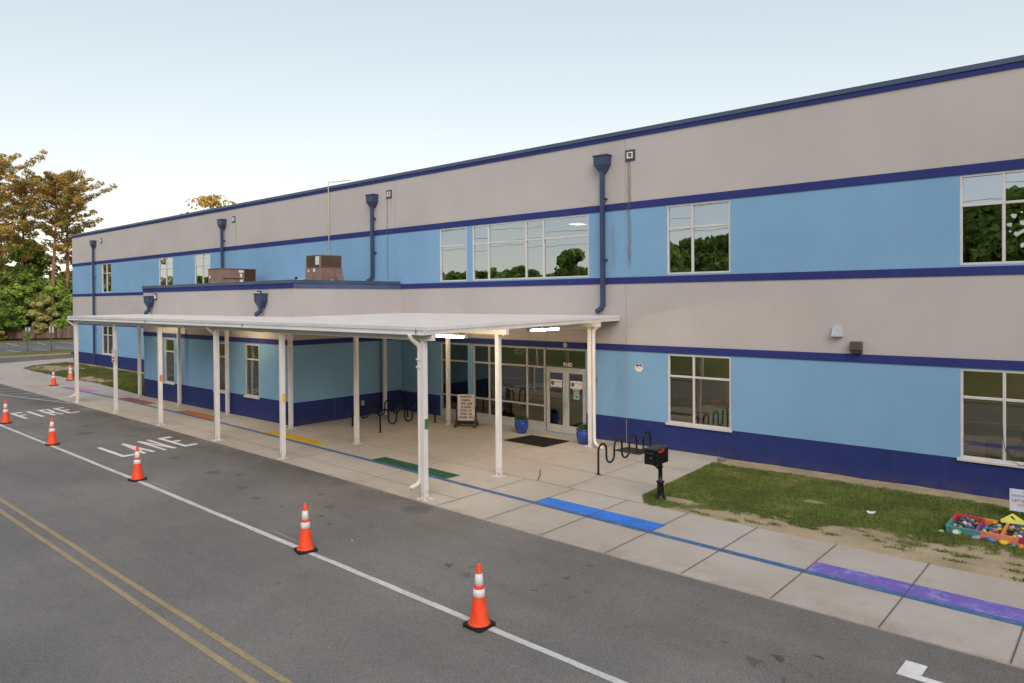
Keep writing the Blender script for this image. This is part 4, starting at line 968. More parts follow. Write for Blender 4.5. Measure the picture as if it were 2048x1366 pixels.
b.plate([(-.055, .252), (.055, .252), (.055, .268), (-.055, .268)], (0, -.0105, 0), (1, 0, 0), (0, 0, 1), .001, 1).plate([(-.05, .228), (.045, .228), (.045, .242), (-.05, .242)], (0, -.0105, 0), (1, 0, 0), (0, 0, 1), .001, 1)
for (x0, x1, z, h, mi) in ((-.10, .02, .18, .016, 2), (-.10, -.02, .148, .018, 3), (-.10, .06, .118, .012, 3)): b.plate([(x0, z), (x1, z), (x1, z+h), (x0, z+h)], (0, -.009, 0), (1, 0, 0), (0, 0, 1), .001, mi)
b.plate([(.055, .195), (.11, .195), (.115, .165), (.10, .15), (.085, .175)], (0, -.009, 0), (1, 0, 0), (0, 0, 1), .001, 2)
b.build("print", [plain("print_blue", (.04, .10, .26), .5), M['wplate'], M['ink'], plain("print_tan", (.33, .27, .20), .6)], v)
v = MB().lathe([(.0, 0), (.085, .0), (.085, .02), (.06, .05), (.035, .055), (.03, .03), (.0, .03)], (0, 0, 0), 20)
for i, p in enumerate(v.v): v.v[i] = (p[0]-14.53, -.024-p[2], p[1]+3.01)
tag(v.build("entrance_speaker", plain("beige_plastic", (.58, .47, .33), .5)), "round beige speaker on the navy band above the entrance doors", "speaker")
v = thing("outlet_box", "beige outlet cover on the shaded annex side wall behind the bike racks", "outlet", (-23.06, -1.99, .42), 0)
MB().rbox(0, .03, -.07, .07, 0, .19, .01).build("cover", plain("outlet_beige", (.55, .45, .32), .5), v); MB().rbox(.031, .045, -.03, .03, .05, .14, .006).build("flap", plain("outlet_tan", (.42, .34, .24), .5), v)
v = thing("call_box", "small brown call box on the wall just right of the entrance", "intercom", (-13.34, 0, 1.83))
MB().rbox(-.07, .07, -.08, 0, 0, .16, .01).build("case", plain("call_box_brown", (.20, .15, .12), .5), v); MB().box(-.05, .05, -.083, -.081, .06, .13).build("grille", M['brown_d'], v)
cb = MB().tube([(x+.61, y, z) for x, y, z in ((-2.945, -.01, 2.15), (-2.95, -.015, 1.75), (-2.93, -.02, 1.35), (-2.88, -.03, 1.08), (-2.76, -.04, .90), (-2.62, -.05, .80), (-2.52, -.05, .83))], .008, 6)
tag(cb.build("hanging_cable", M['black']), "loose black cable hanging over the lower right window", "cable")
# white shapes stuck on the upper right window
blob = lambda cx, cz, r, n=9, k=.25: [(cx+r*(1+k*math.sin(i*2.1+cx*9))*math.cos(2*math.pi*i/n), cz+r*(1+k*math.cos(i*1.7+cz*5))*math.sin(2*math.pi*i/n)) for i in range(n)]
stm = plain("window_sticker", (.45, .58, .52), .7); W7 = [o for o in bld.children if o.name.startswith("window")][6]
for pl_ in [blob(x, z, r) for (x, z, r) in ((-2.82, 6.26, .055), (-2.68, 6.33, .02), (-2.90, 6.07, .05), (-2.89, 5.92, .025), (-2.66, 6.10, .06), (-2.66, 5.60, .05), (-2.4, 6.2, .05), (-2.3, 5.7, .06))]+[[(-2.80, 5.91), (-2.83, 5.86), (-2.78, 5.80), (-2.74, 5.82), (-2.71, 5.84), (-2.45, 6.00), (-2.42, 5.97), (-2.38, 6.02), (-2.44, 6.08), (-2.50, 6.05), (-2.74, 5.90)]]:
    o = MB().plate(pl_, (.69, .046, .06), (1, 0, 0), (0, 0, 1), .001).build("sticker", stm, W7); o.location = (30, 0, 0)

# ================================================================== TRAFFIC CONES
def make_cone(name, body, label, x, y, z):
    t = thing(name, label, "traffic cone", (*G(x, y), z), 0, "traffic cones set out along the fire lane")
    MB().prism([(-.185+.03, -.185), (.185-.03, -.185), (.185, -.155), (.185, .155), (.155, .185), (-.155, .185), (-.185, .155), (-.185, -.155)], 0, .042).build("base", M['rubber'], t)
    pr = lambda z: .142+(.040-.142)*(z-.06)/(.83-.06)
    b = MB().lathe([(.165, .042), (.165, .052), (.150, .060), (.143, .075), (pr(.40), .40), (pr(.55), .55), (pr(.845), .845), (.036, .85), (.033, .90), (.026, .912)], (0, 0, 0), 28)
    b.build("body", body, t)
    for z0, z1 in ((.445, .555), (.612, .775)):
        MB().lathe([(pr(z0)+.001, z0), (pr(z0)+.004, z0+.001), (pr(z1)+.004, z1-.001), (pr(z1)+.001, z1)], (0, 0, 0), 28).build("reflective_band", M['band_w'], t)
    t.scale = (.95, .95, .95)
    return t
CONES = [(-7.47, -11.97, "orange traffic cone nearest the camera, largest on the white road line"), (-12.24, -11.84, "orange traffic cone second from the camera on the white road line"),
         (-20.58, -11.70, "orange traffic cone standing in front of the painted word LANE"), (-27.95, -11.60, "orange traffic cone on the white line between the words FIRE and LANE"),
         (-34.4, -11.38, "orange traffic cone at the left edge of the photo on the white line"), (-46.95, -6.08, "orange traffic cone alone on the far sidewalk left of the canopy")]
first = None
for i, (x, y, lb) in enumerate(CONES):
    z = 0.0 if i == 5 else RZ
    if first is None: first = make_cone("traffic_cone", M['orange'], lb, x, y, z)
    else:
        c = copy_tree(first); c.location = (*G(x, y), z); c["label"] = lb; c.rotation_euler = (random.uniform(-.012, .012), random.uniform(-.012, .012), random.uniform(-.3, .3))
f2 = make_cone("traffic_cone", M['orange_old'], "faded orange cone on the lawn edge, left one of a close pair", -49.55, -4.45, 0.0)
c = copy_tree(f2); c.location = (*G(-48.95, -4.60), 0.0); c["label"] = "faded orange cone on the lawn edge, right one of a close pair by the post"

# ================================================================== BIKE RACKS
def rack(x, y0, y1, label):
    t = thing("bike_rack", label, "bike rack", (x, y0, 0), 0, "black wave bike racks by the entrance"); L = y1-y0; n = 7; p = L/n; r = p/2; zt, zb = .77, .22
    pts = [(0, 0, 0), (0, 0, .2)]
    for k in range(n):
        c = (k+.5)*p; up = k % 2 == 0
        for a in np.linspace(math.pi, 0, 9): pts.append((0, c+r*math.cos(a), (zt-r+r*math.sin(a)) if up else (zb+r-r*math.sin(a))))
    pts += [(0, L, .2), (0, L, 0)]
    MB().tube(pts, .028, 10).build("tube", M['black'], t)
    fm = MB()
    for q in (0, L): fm.lathe([(.07, 0), (.07, .008), (.03, .012)], (0, q, 0), 14)
    fm.build("foot", M['black'], t)
rack(-10.55, -3.91, -1.30, "black wave bike rack by the black mailbox, right of the doors")
rack(-19.70, -3.77, -1.22, "black wave bike rack left of the letter board, nearer of two")
rack(-21.50, -3.61, -1.02, "black wave bike rack nearest the annex side wall, farther of two")

# ================================================================== MAILBOX
t = thing("mailbox", "black pedestal mailbox with a red flag at the lawn corner", "mailbox", (-8.18, -4.90, 0)); t.scale = (.96, .96, .96)
MB().lathe([(.13, 0), (.13, .03), (.105, .05), (.085, .10), (.075, .36), (.078, .38), (.098, .40), (.098, .425), (.06, .43), (.052, .435), (.050, .74), (.064, .75), (.064, .80), (.05, .81), (.05, .90)], (0, 0, 0), 20).build("post", M['black'], t)
b = MB(); pr = [(-.155, .0), (.155, .0), (.155, .335), (.135, .358), (-.135, .358), (-.155, .335)]
b.plate(pr, (0, .10, .89), (1, 0, 0), (0, 0, 1), .56); b.build("box", M['black'], t)
b = MB(); b.plate([(-.165, .330), (.165, .330), (.165, .345), (.14, .372), (-.14, .372), (-.165, .345)], (0, .115, .89), (1, 0, 0), (0, 0, 1), .60).build("lid", plain("mailbox_lid", (.022, .023, .022), .45), t)
b = MB().rbox(-.135, .135, -.478, -.462, .92, 1.10, .004).rbox(-.135, .135, -.478, -.462, 1.115, 1.20, .004).build("door", M['black'], t)
MB().tube([(.03, -.475, 1.05), (.03, -.487, 1.05)], .014, 10).build("lock", M['steel'], t)
MB().box(-.11, .11, -.482, -.474, 1.155, 1.165).build("slot", plain("slot_grey", (.10, .10, .10), .4), t)
MB().rbox(.157, .168, -.36, -.14, 1.165, 1.20, .003).rbox(.157, .168, -.20, -.10, 1.185, 1.235, .003).build("flag", plain("flag_red", (.62, .035, .045), .4), t)
MB().tube([(0, -.03, .70), (0, -.12, .76), (0, -.21, .82), (0, -.34, .88)], .026, 8).box(-.10, .10, -.40, -.05, .872, .889).build("bracket", M['black'], t)

# ================================================================== LETTER BOARD
t = thing("letter_board", "white letter board sign on a dark base by the storefront", "sign", (-18.22, -1.06, 0), R(33)); t.scale = (.98, .98, .98)
MB().rbox(-.32, .32, -.035, .035, .22, 1.17, .01).build("panel", plain("board_pinkish_white", (.70, .60, .585), .55), t)
b = MB().rbox(-.385, -.325, -.04, .04, .10, .72, .008).rbox(.325, .385, -.04, .04, .10, .72, .008).box(-.325, .325, -.02, .02, .14, .20)
for s_ in (-1, 1):
    b.rbox(s_*.355-.035, s_*.355+.035, -.30, .30, .04, .10, .01)
    b.add([(s_*.355-.03, -.26, .10), (s_*.355+.03, -.26, .10), (s_*.355+.03, .26, .10), (s_*.355-.03, .26, .10), (s_*.355-.03, -.05, .30), (s_*.355+.03, -.05, .30), (s_*.355+.03, .05, .30), (s_*.355-.03, .05, .30)],
          [(0, 1, 5, 4), (1, 2, 6, 5), (2, 3, 7, 6), (3, 0, 4, 7)])
    for q in (-.27, .27): b.tube([(s_*.355-.05, q, .05), (s_*.355+.05, q, .05)], .05, 10)
b.box(-.32, .32, -.29, -.25, .05, .09).box(-.32, .32, .25, .29, .05, .09)
b.build("stand", plain("stand_dark_brown", (.045, .035, .028), .6), t)
b = MB()
for i, (ln, w) in enumerate((("PARENTS", .42), ("DURING", .33), ("CAR LINE", .43), ("PLEASE", .37), ("STAY IN", .40), ("YOUR CAR", .47), ("THANK YOU", .56))):
    put_text(b, ln, .112, (.0, -.037, 1.055-i*.126), (1, 0, 0), (0, 0, 1), depth=.0015, width=w, bold=.0045, spacing=1.15)
b.build("letters", M['ink'], t)

# ================================================================== POTS AND MATS
glaze = plain("blue_glaze", (.030, .065, .30), .18, 0, .6, .25, 6)
plant_m = plain("pot_plant_green", (.06, .105, .022), .6, 0, .3, .4, 14)
def pot(x, y, s, label, seed):
    t = thing("planter_pot", label, "flower pot", (x, y, 0), 0, "blue glazed pots beside the entrance doors"); rr = random.Random(seed)
    MB().lathe([(.14*s, 0), (.155*s, .02), (.205*s, .14*s), (.235*s, .27*s), (.228*s, .36*s), (.21*s, .40*s), (.235*s, .425*s), (.238*s, .455*s), (.20*s, .46*s), (.195*s, .40*s), (.0, .39*s)], (0, 0, 0), 28).build("pot", glaze, t)
    MB().lathe([(.0, .40*s), (.19*s, .405*s)], (0, 0, 0), 16).build("soil", M['bark2'], t)
    b = MB()
    for k in range(230):
        a = rr.uniform(0, 6.28); q = rr.uniform(0, .17)*s; h = rr.uniform(.08, .24)*s*(1.2-q*3); px, py = q*math.cos(a), q*math.sin(a); lx, ly = rr.uniform(-.08, .08)+px*.5, rr.uniform(-.08, .08)+py*.5
        wv = rr.uniform(.008, .018); ca = rr.uniform(0, 6.28)
        b.add([(px-math.cos(ca)*wv, py-math.sin(ca)*wv, .40*s), (px+math.cos(ca)*wv, py+math.sin(ca)*wv, .40*s), (px+lx*.7+math.cos(ca)*wv, py+ly*.7+math.sin(ca)*wv, .40*s+h*.7), (px+lx, py+ly, .40*s+h)], [(0, 1, 2, 3)])
    b.build("plant", plant_m, t)
pot(-15.86, -.77, 1.04, "blue glazed pot with green plant left of the entrance doors", 1)
pot(-13.14, -.93, 1.04, "blue glazed pot half hidden behind the right canopy post", 2)
mt_ = MB().prism([(-15.45, -2.14), (-13.76, -2.17), (-13.7, -.92), (-15.3, -.92)], .0105, .020)
tag(mt_.build("door_mat", plain("mat_black", (.022, .019, .016), .95, 0, .1, .4, 30, .5, 80)), "large black doormat in front of the entrance doors", "mat")
mt_ = MB().prism([(-11.85, -1.2), (-10.95, -1.25), (-10.95, -.57), (-11.8, -.52)], .0105, .020)
tag(mt_.build("floor_mat", plain("mat_brown", (.05, .04, .034), .95, 0, .1, .4, 30)), "small dark mat against the navy wall behind the bike rack", "mat")

# ================================================================== PAINTED ROCK GARDEN
t = thing("rock_box", "low wooden box painted in many colours full of painted rocks", "planter box", (-2.82, -3.44, 0))
pc = lambda n, c: plain(n, c, .6, 0, .3, .15, 12)
BC = {'teal': pc("board_teal", (.075, .24, .25)), 'coral': pc("board_coral", (.66, .21, .115)), 'magenta': pc("board_magenta", (.36, .035, .10)), 'red': pc("board_red", (.50, .035, .05)),
      'purple': pc("board_purple", (.24, .075, .22)), 'orange': pc("board_orange", (.66, .26, .05)), 'blue': pc("board_slate_blue", (.05, .13, .20)), 'green': pc("board_green", (.16, .36, .10))}
BH = .145
def board(x0, x1, y0, y1, c): MB().rbox(x0, x1, y0, y1, -.01, BH, .006).build("board", BC[c], t)
board(0, .55, -.02, .03, 'teal'); board(.55, 1.15, -.022, .028, 'coral'); board(1.15, 1.75, -.02, .03, 'magenta'); board(1.75, 2.6, -.02, .03, 'green')
board(-.02, .03, .03, .52, 'teal'); board(-.02, .03, .52, .70, 'purple'); board(-.02, .03, .70, 1.0, 'red')
board(.03, .46, .95, 1.0, 'red'); board(.46, .72, .95, 1.0, 'orange'); board(.72, 1.05, .95, 1.0, 'blue'); board(1.05, 2.6, .95, 1.0, 'teal')
board(.46, .50, .03, .50, 'purple'); board(.46, .50, .50, .95, 'magenta'); board(.86, .90, .03, .35, 'coral'); board(.86, .90, .35, .95, 'orange'); board(1.42, 1.46, .03, .95, 'magenta'); board(2.55, 2.6, .03, .95, 'red')
RC = [("green", (.08, .22, .09)), ("dark green", (.05, .11, .07)), ("grey blue", (.14, .21, .30)), ("slate", (.07, .09, .11)), ("yellow", (.70, .50, .05)), ("orange", (.60, .20, .05)), ("white", (.62, .60, .57)), ("lavender", (.32, .30, .46)), ("pink", (.50, .22, .24)), ("blue", (.08, .18, .42)), ("dark red", (.25, .05, .05)), ("pale green", (.32, .48, .25))]
RM = [pc("rock_"+n.replace(' ', '_'), c) for n, c in RC]
def rock_mesh(seed, mi):
    rr = random.Random(seed); b = MB(); n, k = 9, 5; vs = []
    for i in range(k+1):
        ph = math.pi*i/k
        for j in range(n):
            th = 2*math.pi*j/n; q = 1+rr.uniform(-.12, .12); vs.append((math.sin(ph)*math.cos(th)*q, .72*math.sin(ph)*math.sin(th)*q, .50*math.cos(ph)*q))
    b.add(vs, [(i*n+j, (i+1)*n+j, (i+1)*n+(j+1) % n, i*n+(j+1) % n) for i in range(k) for j in range(n)], 0, True)
    return b
protos = {}
rw = (6, 6, 6, 8, 3, 3, 3, 3, 2, 3, 2, 3)
def place_rock(x, y, z, s, ci, label, grp):
    key = (ci, random.randrange(2))
    if key not in protos: o = rock_mesh(ci*7+key[1], 0).build("painted_rock", RM[ci]); protos[key] = o
    else: o = protos[key].copy(); COL.objects.link(o)
    o.location = (x, y, z); o.scale = (s, s, s); o.rotation_euler = (random.uniform(-.4, .4), random.uniform(-.4, .4), random.uniform(0, 6.28))
    tag(o, label, "rock", grp)
rr = random.Random(11); spots = []
for lay, zz in ((0, .035), (1, .085)):
    for gx_ in range(15):
        for gy_ in range(8):
            x = .08+gx_*.093+rr.uniform(-.02, .02)+lay*.04; y = .085+gy_*.112+rr.uniform(-.02, .02)+lay*.03
            if lay and rr.random() < .35: continue
            if min(abs(x-q) for q in (.0, .48, .88, 1.44)) < .065 or y > .92 or x > 1.38: continue
            spots.append((x, y, zz))
for (x, y, z) in spots:
    ci = rr.choices(range(12), rw)[0]
    place_rock(-2.82+x, -3.44+y, z+rr.uniform(0, .02), rr.uniform(.042, .064), ci, "small %s painted rock in the %s of the colourful box" % (RC[ci][0], "left end compartment" if x < .48 else "second compartment" if x < .88 else "compartment by the gable board"), "painted rocks heaped in the box")
for (x, y, s, ci, lb) in ((.50, -.10, .085, 7, "lavender painted rock on the grass against the coral board"), (.72, -.09, .095, 9, "bright blue painted rock on the grass in front of the coral board"), (.93, -.10, .095, 4, "big yellow painted rock on the grass in front of the box"),
    (1.08, -.12, .06, 2, "grey blue rock on the grass right of the yellow rock"), (1.19, -.13, .07, 5, "orange rock on the grass at the end of the coral board"), (1.32, -.12, .07, 11, "pale green rock on the grass by the magenta board"), (1.50, -.11, .085, 9, "blue rock on the grass at the right edge by the magenta board"),
    (-.07, -.05, .06, 11, "pale green rock on the grass at the teal corner of the box")):
    place_rock(-2.82+x, -3.44+y, s*.36, s, ci, lb, "painted rocks on the grass round the box")
o = thing("painted_stone", "flat painted stone with a white spiral leaning on the teal board", "rock", (-2.64, -3.475, .05))
MB().plate([(.075*math.cos(a), .055*math.sin(a)) for a in np.linspace(0, 6.28, 14, endpoint=False)], (0, 0, 0), (1, 0, 0), (0, .3, .95), .02).build("stone", RM[11], o)
MB().plate([(.045*math.cos(a), .045*math.sin(a)) for a in np.linspace(0, 6.28, 14, endpoint=False)], (-.01, -.022, .0), (1, 0, 0), (0, .3, .95), .003).build("spiral", M['wplate'], o)
o = thing("painted_gable", "yellow green painted gable shaped board with a black bird mark on the rocks", "sign", (-1.86, -2.50, .13), R(12))
MB().plate([(-.20, 0), (.20, 0), (.20, .06), (0, .20), (-.20, .06)], (0, 0, 0), (1, 0, 0), (0, .5, .86), .03).build("board", plain("gable_yellow", (.58, .56, .08), .6), o)
MB().plate([(-.04, .14), (-.01, .15), (.03, .10), (.035, .06), (.0, .09), (-.03, .11)], (0, -.027, .016), (1, 0, 0), (0, .5, .86), .002).build("mark", M['ink'], o)

# yard sign cut by the right edge of the photo
o = thing("yard_sign", "white yard sign with hand lettered coloured words at the right edge", "sign", (-1.70, -1.68, 0), R(4))
MB().rbox(-.31, .31, -.006, .0, .19, .64, .002).build("panel", plain("yard_sign_white", (.66, .66, .76), .5), o)
MB().tube([(-.15, .003, -.05), (-.15, .003, .35)], .006, 6).tube([(.15, .003, -.05), (.15, .003, .35)], .006, 6).build("stake", M['steel'], o)
b = MB()
for tx_, sz, x0, z, mi, w in (("M", .06, -.05, .575, 0, .05), ("KINDNESS", .065, -.13, .485, 1, .28), ("LET'S PO", .075, -.10, .385, 2, .33), ("WITH", .065, -.10, .30, 3, .16), ("R", .03, -.05, .225, 0, .02)):
    put_text(b, tx_, sz, (x0, -.0075, z), (1, 0, 0), (0, 0, 1), mi=mi, depth=.0005, width=w, bold=.001)
b.build("lettering", [M['ink'], plain("ink_teal", (.12, .36, .36), .7), plain("ink_maroon", (.30, .06, .14), .7), plain("ink_orange", (.70, .28, .10), .7)], o)
b = MB().add([(0, 0, .0), (.10, .02, .015), (.13, .09, .05), (.02, .08, .03), (-.05, .05, .045)], [(0, 1, 3), (1, 2, 3), (0, 3, 4)])
for i, p in enumerate(b.v): b.v[i] = (p[0]-4.28, p[1]-3.16, p[2]+.02)
tag(b.build("paper_litter", M['wplate']), "crumpled white scrap of paper lying on the grass", "litter")
b = rock_mesh(99, 0); 
for i, p in enumerate(b.v): b.v[i] = (p[0]*.13-8.80, p[1]*.13-.42, p[2]*.13+.03)
tag(b.build("grey_stone", plain("stone_grey", (.17, .17, .17), .9)), "grey stone at the wall corner of the concrete apron", "rock")
b = MB().box(-.02, .02, -.012, .012, 0, .006)
for i, p in enumerate(b.v): b.v[i] = (p[0]-11.25, p[1]-11.1, p[2]+RZ+.001)
tag(b.build("litter_scrap", M['wplate']), "tiny white scrap on the asphalt between the two nearest cones", "litter")

# ================================================================== CLASSROOM FURNITURE BEHIND THE LOWER WINDOW
t = thing("storage_cabinet", "pale teal cabinet standing inside the lower middle window", "cabinet", (-9.45, 1.15, -.03))
MB().rbox(-.45, .45, -.25, .25, 0, 1.25, .01).build("carcass", plain("cabinet_teal", (.30, .38, .35), .6), t)
MB().rbox(-.44, -.01, -.265, -.251, .05, 1.2, .004).rbox(.01, .44, -.265, -.251, .05, 1.2, .004).build("door", plain("cabinet_door", (.34, .42, .39), .6), t)
MB().tube([(-.04, -.27, .6), (-.04, -.27, .75)], .01, 6).tube([(.04, -.27, .6), (.04, -.27, .75)], .01, 6).build("handle", M['steel'], t)
t = thing("work_table", "wooden work table inside the lower middle window", "table", (-10.2, 1.6, -.03))
MB().rbox(-.5, .5, -.35, .35, .68, .72, .006).build("tabletop", plain("wood_table", (.36, .20, .11), .6), t)
for sx in (-.45, .45):
    for sy in (-.3, .3): MB().box(sx-.025, sx+.025, sy-.025, sy+.025, 0, .68).build("leg", M['steel'], t)
for (x, y, z, s, c, lb) in ((-9.65, 1.15, 1.22, .17, (.60, .27, .08), "orange carton on the teal cabinet behind the window"), (-9.2, 1.12, 1.22, .14, (.42, .28, .12), "tan carton on the teal cabinet behind the window"), (-10.3, 1.55, .69, .20, (.28, .06, .05), "dark red carton on the work table behind the window"), (-1.9, 1.2, 1.19, .2, (.55, .22, .07), "orange carton behind the lower right window")):
    t = thing("carton", lb, "box", (x, y, z)); MB().rbox(-s, s, -s*.7, s*.7, 0, s*1.3, .01).build("case", plain("carton_card", c, .8), t); MB().box(-s*.9, s*.9, -.02, .02, s*1.3, s*1.3+.004).build("tape", plain("carton_tape", [q*.6 for q in c], .4), t)
t = thing("book_shelf", "wooden shelf unit behind the lower right window", "shelf", (-2.1, 1.2, -.03))
b = MB().box(-.7, .7, -.2, .2, 1.18, 1.22).box(-.7, .7, -.2, .2, .6, .63).box(-.7, .7, -.2, .2, 0.04, .08).box(-.7, -.67, -.2, .2, 0, 1.18).box(.67, .7, -.2, .2, 0, 1.18).box(-.67, .67, .18, .2, .08, 1.18); b.build("shelf", plain("shelf_wood", (.33, .19, .10), .7), t)

# ================================================================== FENCE, SIGN POSTS
def fence_pt(s): return (-112.5+s*0.609, 1.74+s*0.794)
fn = thing("board_fence", "weathered brown board fence behind the far parking lot", "fence", (-105, 9.85, 0))
b = MB(); L = 34.0; s = 0.0; d_ = Vector((.609, .794, 0)); n_ = Vector((.794, -.609, 0)); rr = random.Random(4)
while s < L:
    x, y = fence_pt(s); h = (1.30 if s < 8.6 else 1.60)+rr.uniform(-.02, .02); a = Vector((x, y, 0)); e = a+d_*.135; o = n_*.02
    b.add([a-o, e-o, e+o, a+o]+[p+Vector((0, 0, h)) for p in (a-o, e-o, e+o, a+o)], [(0, 3, 2, 1), (4, 5, 6, 7), (0, 1, 5, 4), (1, 2, 6, 5), (2, 3, 7, 6), (3, 0, 4, 7)], rr.randrange(3)); s += .142
b.build("boards", [plain("fence_brown_%d" % i, c, .95, 0, .1, .2, 2) for i, c in enumerate(((.22, .145, .115), (.26, .175, .135), (.19, .125, .10)))], fn, True)
for s in np.arange(2.4, 24, 2.4):
    x, y = fence_pt(s); MB().box(x+.03, x+.13, y-.16, y-.06, 0, 1.5).build("fence_post", M['bark2'], fn, True)
def sign_post(x, y, h, w, z0, label):
    t = thing("sign_post", label, "sign", (x, y, 0), 0, "sign posts by the far parking lot")
    MB().box(-.035, .035, -.035, .035, 0, h).build("pole", plain("pole_grey", (.13, .13, .12), .6, .3), t)
    p = MB().rbox(-w/2, w/2, -.006, .006, z0, h-.02, .003).build("panel", plain("sign_back", (.50, .50, .49), .5, .2), t)
    p.rotation_euler = (0, 0, R(52)); p.location = (-.036, .045, 0)
sign_post(-77.75, 0.93, 2.30, .42, 1.93, "grey sign post at the far lot with the shorter panel, left one")
sign_post(-77.40, 2.76, 2.34, .40, 1.72, "grey sign post at the far lot with the taller panel, right one")

# ================================================================== TREES
def cards(name, C, N_, w, h, mt, seed, parent=None, up=0.0, elong=1.0):
    """leaf cards: C (n,3) centres"""
    g = np.random.default_rng(seed); n = len(C)
    nn = g.normal(size=(n, 3))*.8+N_*elong+np.array([0, 0, up]); nn /= np.linalg.norm(nn, axis=1)[:, None]+1e-9
    a = np.cross(nn, g.normal(size=(n, 3))); a /= np.linalg.norm(a, axis=1)[:, None]+1e-9; b = np.cross(nn, a); b /= np.linalg.norm(b, axis=1)[:, None]+1e-9
    sw = (w*g.uniform(.6, 1.3, n))[:, None]; sh = (h*g.uniform(.6, 1.3, n))[:, None]
    V = np.stack([C-b*sw*.35-a*sh, C+b*sw*.35-a*sh*.9, C+b*sw+a*sh*.15, C+b*sw*.2+a*sh, C-b*sw+a*sh*.1], 1).reshape(-1, 3)
    me = bpy.data.meshes.new(name); me.vertices.add(5*n); me.vertices.foreach_set("co", V.ravel().astype(np.float32))
    me.loops.add(5*n); me.loops.foreach_set("vertex_index", np.arange(5*n)); me.polygons.add(n); me.polygons.foreach_set("loop_start", np.arange(n)*5)
    me.update(calc_edges=True); me.materials.append(mt)
    o = bpy.data.objects.new(name, me); COL.objects.link(o)
    if parent: o.parent = parent
    return o
def cloud(g, c, r, n):
    p = g.normal(size=(n, 3)); p /= np.linalg.norm(p, axis=1)[:, None]; q = g.uniform(.45, 1, n)**.5
    return np.array(c)+p*q[:, None]*np.array(r), p
def pine(label, x, y, H, spread, z0f, seed, bias=(0, 0), lean=(0, 0), dens=1.0, ztop=None):
    rr = random.Random(seed); g = np.random.default_rng(seed)
    t = thing("pine_tree", label, "tree", (x, y, -.1), 0, "tall pines beyond the fence")
    tr = MB(); ax = [(lean[0]*s*s+.15*math.sin(s*5+seed), lean[1]*s*s+.12*math.cos(s*4+seed), H*s*.97) for s in np.linspace(0, 1, 12)]
    tr.tube(ax, [.30*(1-.82*s)*(H/20) for s in np.linspace(0, 1, 12)], 8); A = lambda s: Vector(ax[0]).lerp(Vector(ax[-1]), s) if False else Vector([np.interp(s, np.linspace(0, 1, 12), [p[k] for p in ax]) for k in range(3)])
    Cs = []; Ns = []; nl = int(42*dens)
    for k in range(nl):
        u = (k+.5)/nl; s = z0f+(1-z0f)*(u**.85); p0 = A(min(.985, s)); az = k*2.399+rr.uniform(-.5, .5)
        prof = (.55+.45*math.sin(min(1, u*1.25)*math.pi*.62)) if u < .8 else 1.0*(1.02-u)/.22*.85+.15
        Ln = spread*prof*rr.uniform(.65, 1.1); dv = Vector((math.cos(az), math.sin(az), 0)); Ln *= 1+max(-.5, min(.6, dv.x*bias[0]+dv.y*bias[1]))
        rise = rr.uniform(-.05, .45)+u*.45
        pts = [p0+dv*Ln*q+Vector((rr.uniform(-.15, .15), rr.uniform(-.15, .15), Ln*rise*(q**1.3)+rr.uniform(-.1, .1))) for q in (0, .33, .66, 1)]
        tr.tube(pts, [.075*(1-u*.5), .055*(1-u*.5), .035, .012], 5)
        if rr.random() < (.5 if u < .15 else .12): continue
        for q in np.linspace(.35, 1.02, int(3+Ln*.9)):
            side = Vector((-dv.y, dv.x, 0))*rr.uniform(-.9, .9)*(.3+.35*q)*min(1.4, Ln*.35)
            c = p0+dv*Ln*q+Vector((0, 0, Ln*rise*(q**1.3)+rr.uniform(.0, .35)))+side
            tr.tube([p0+dv*Ln*max(.1, q-.22)+Vector((0, 0, Ln*rise*(max(.1, q-.22)**1.3))), c], [.02, .008], 4, caps=False)
            rad = rr.uniform(.34, .66); P, Nn = cloud(g, c, (rad, rad, rad*.6), int(44*rad/.5)); Cs.append(P); Ns.append(Nn*np.array([1, 1, .3])+np.array([0, 0, .35]))
    tr.build("trunk", M['bark'], t)
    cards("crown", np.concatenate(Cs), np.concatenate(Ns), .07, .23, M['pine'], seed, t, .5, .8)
def broadleaf(name, label, x, y, H, rad, mt, seed, zlow=.12, n=44, leaf_s=.17, trunk=.16, cat="tree", grp="leafy trees beyond the fence", per=105, z0=0):
    rr = random.Random(seed); g = np.random.default_rng(seed)
    t = thing(name, label, cat, (x, y, z0-.05), 0, grp)
    tr = MB(); tr.tube([(0, 0, 0), (.1, .05, H*.3), (rr.uniform(-.3, .3)*rad*.3, rr.uniform(-.3, .3)*rad*.3, H*.85)], [trunk, trunk*.75, trunk*.15], 7)
    Cs = []; Ns = []
    for k in range(n):
        u = rr.random(); zc = H*(zlow+(1-zlow)*u); pr = math.sin(math.pi*min(1, .18+.80*u))**.7
        az = rr.uniform(0, 6.283); q = rad*pr*(rr.random()**.4)*.92; cr = rad*rr.uniform(.20, .34); zc = min(zc, H-cr*.5)
        c = (q*math.cos(az), q*math.sin(az), zc)
        if k % 3 == 0: tr.tube([(0, 0, max(.2, zc-q*.7)), (c[0]*.5, c[1]*.5, zc-q*.25), c], [trunk*.35, trunk*.22, .01], 5, caps=False)
        P, Nn = cloud(g, c, (cr, cr, cr*.72), int(per*rr.uniform(.6, 1.3))); Cs.append(P); Ns.append(Nn)
    tr.build("trunk", M['bark2'], t)
    cards("crown", np.concatenate(Cs), np.concatenate(Ns), leaf_s, leaf_s*1.15, mt, seed, t, .35, 1.0)
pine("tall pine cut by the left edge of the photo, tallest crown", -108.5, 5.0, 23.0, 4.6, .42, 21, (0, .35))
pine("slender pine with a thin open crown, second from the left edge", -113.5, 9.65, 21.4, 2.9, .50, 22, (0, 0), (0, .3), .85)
pine("tall pine with a forked leaning trunk in the middle of the group", -108.5, 11.7, 21.6, 4.0, .50, 23, (0, -.15), (0, .9))
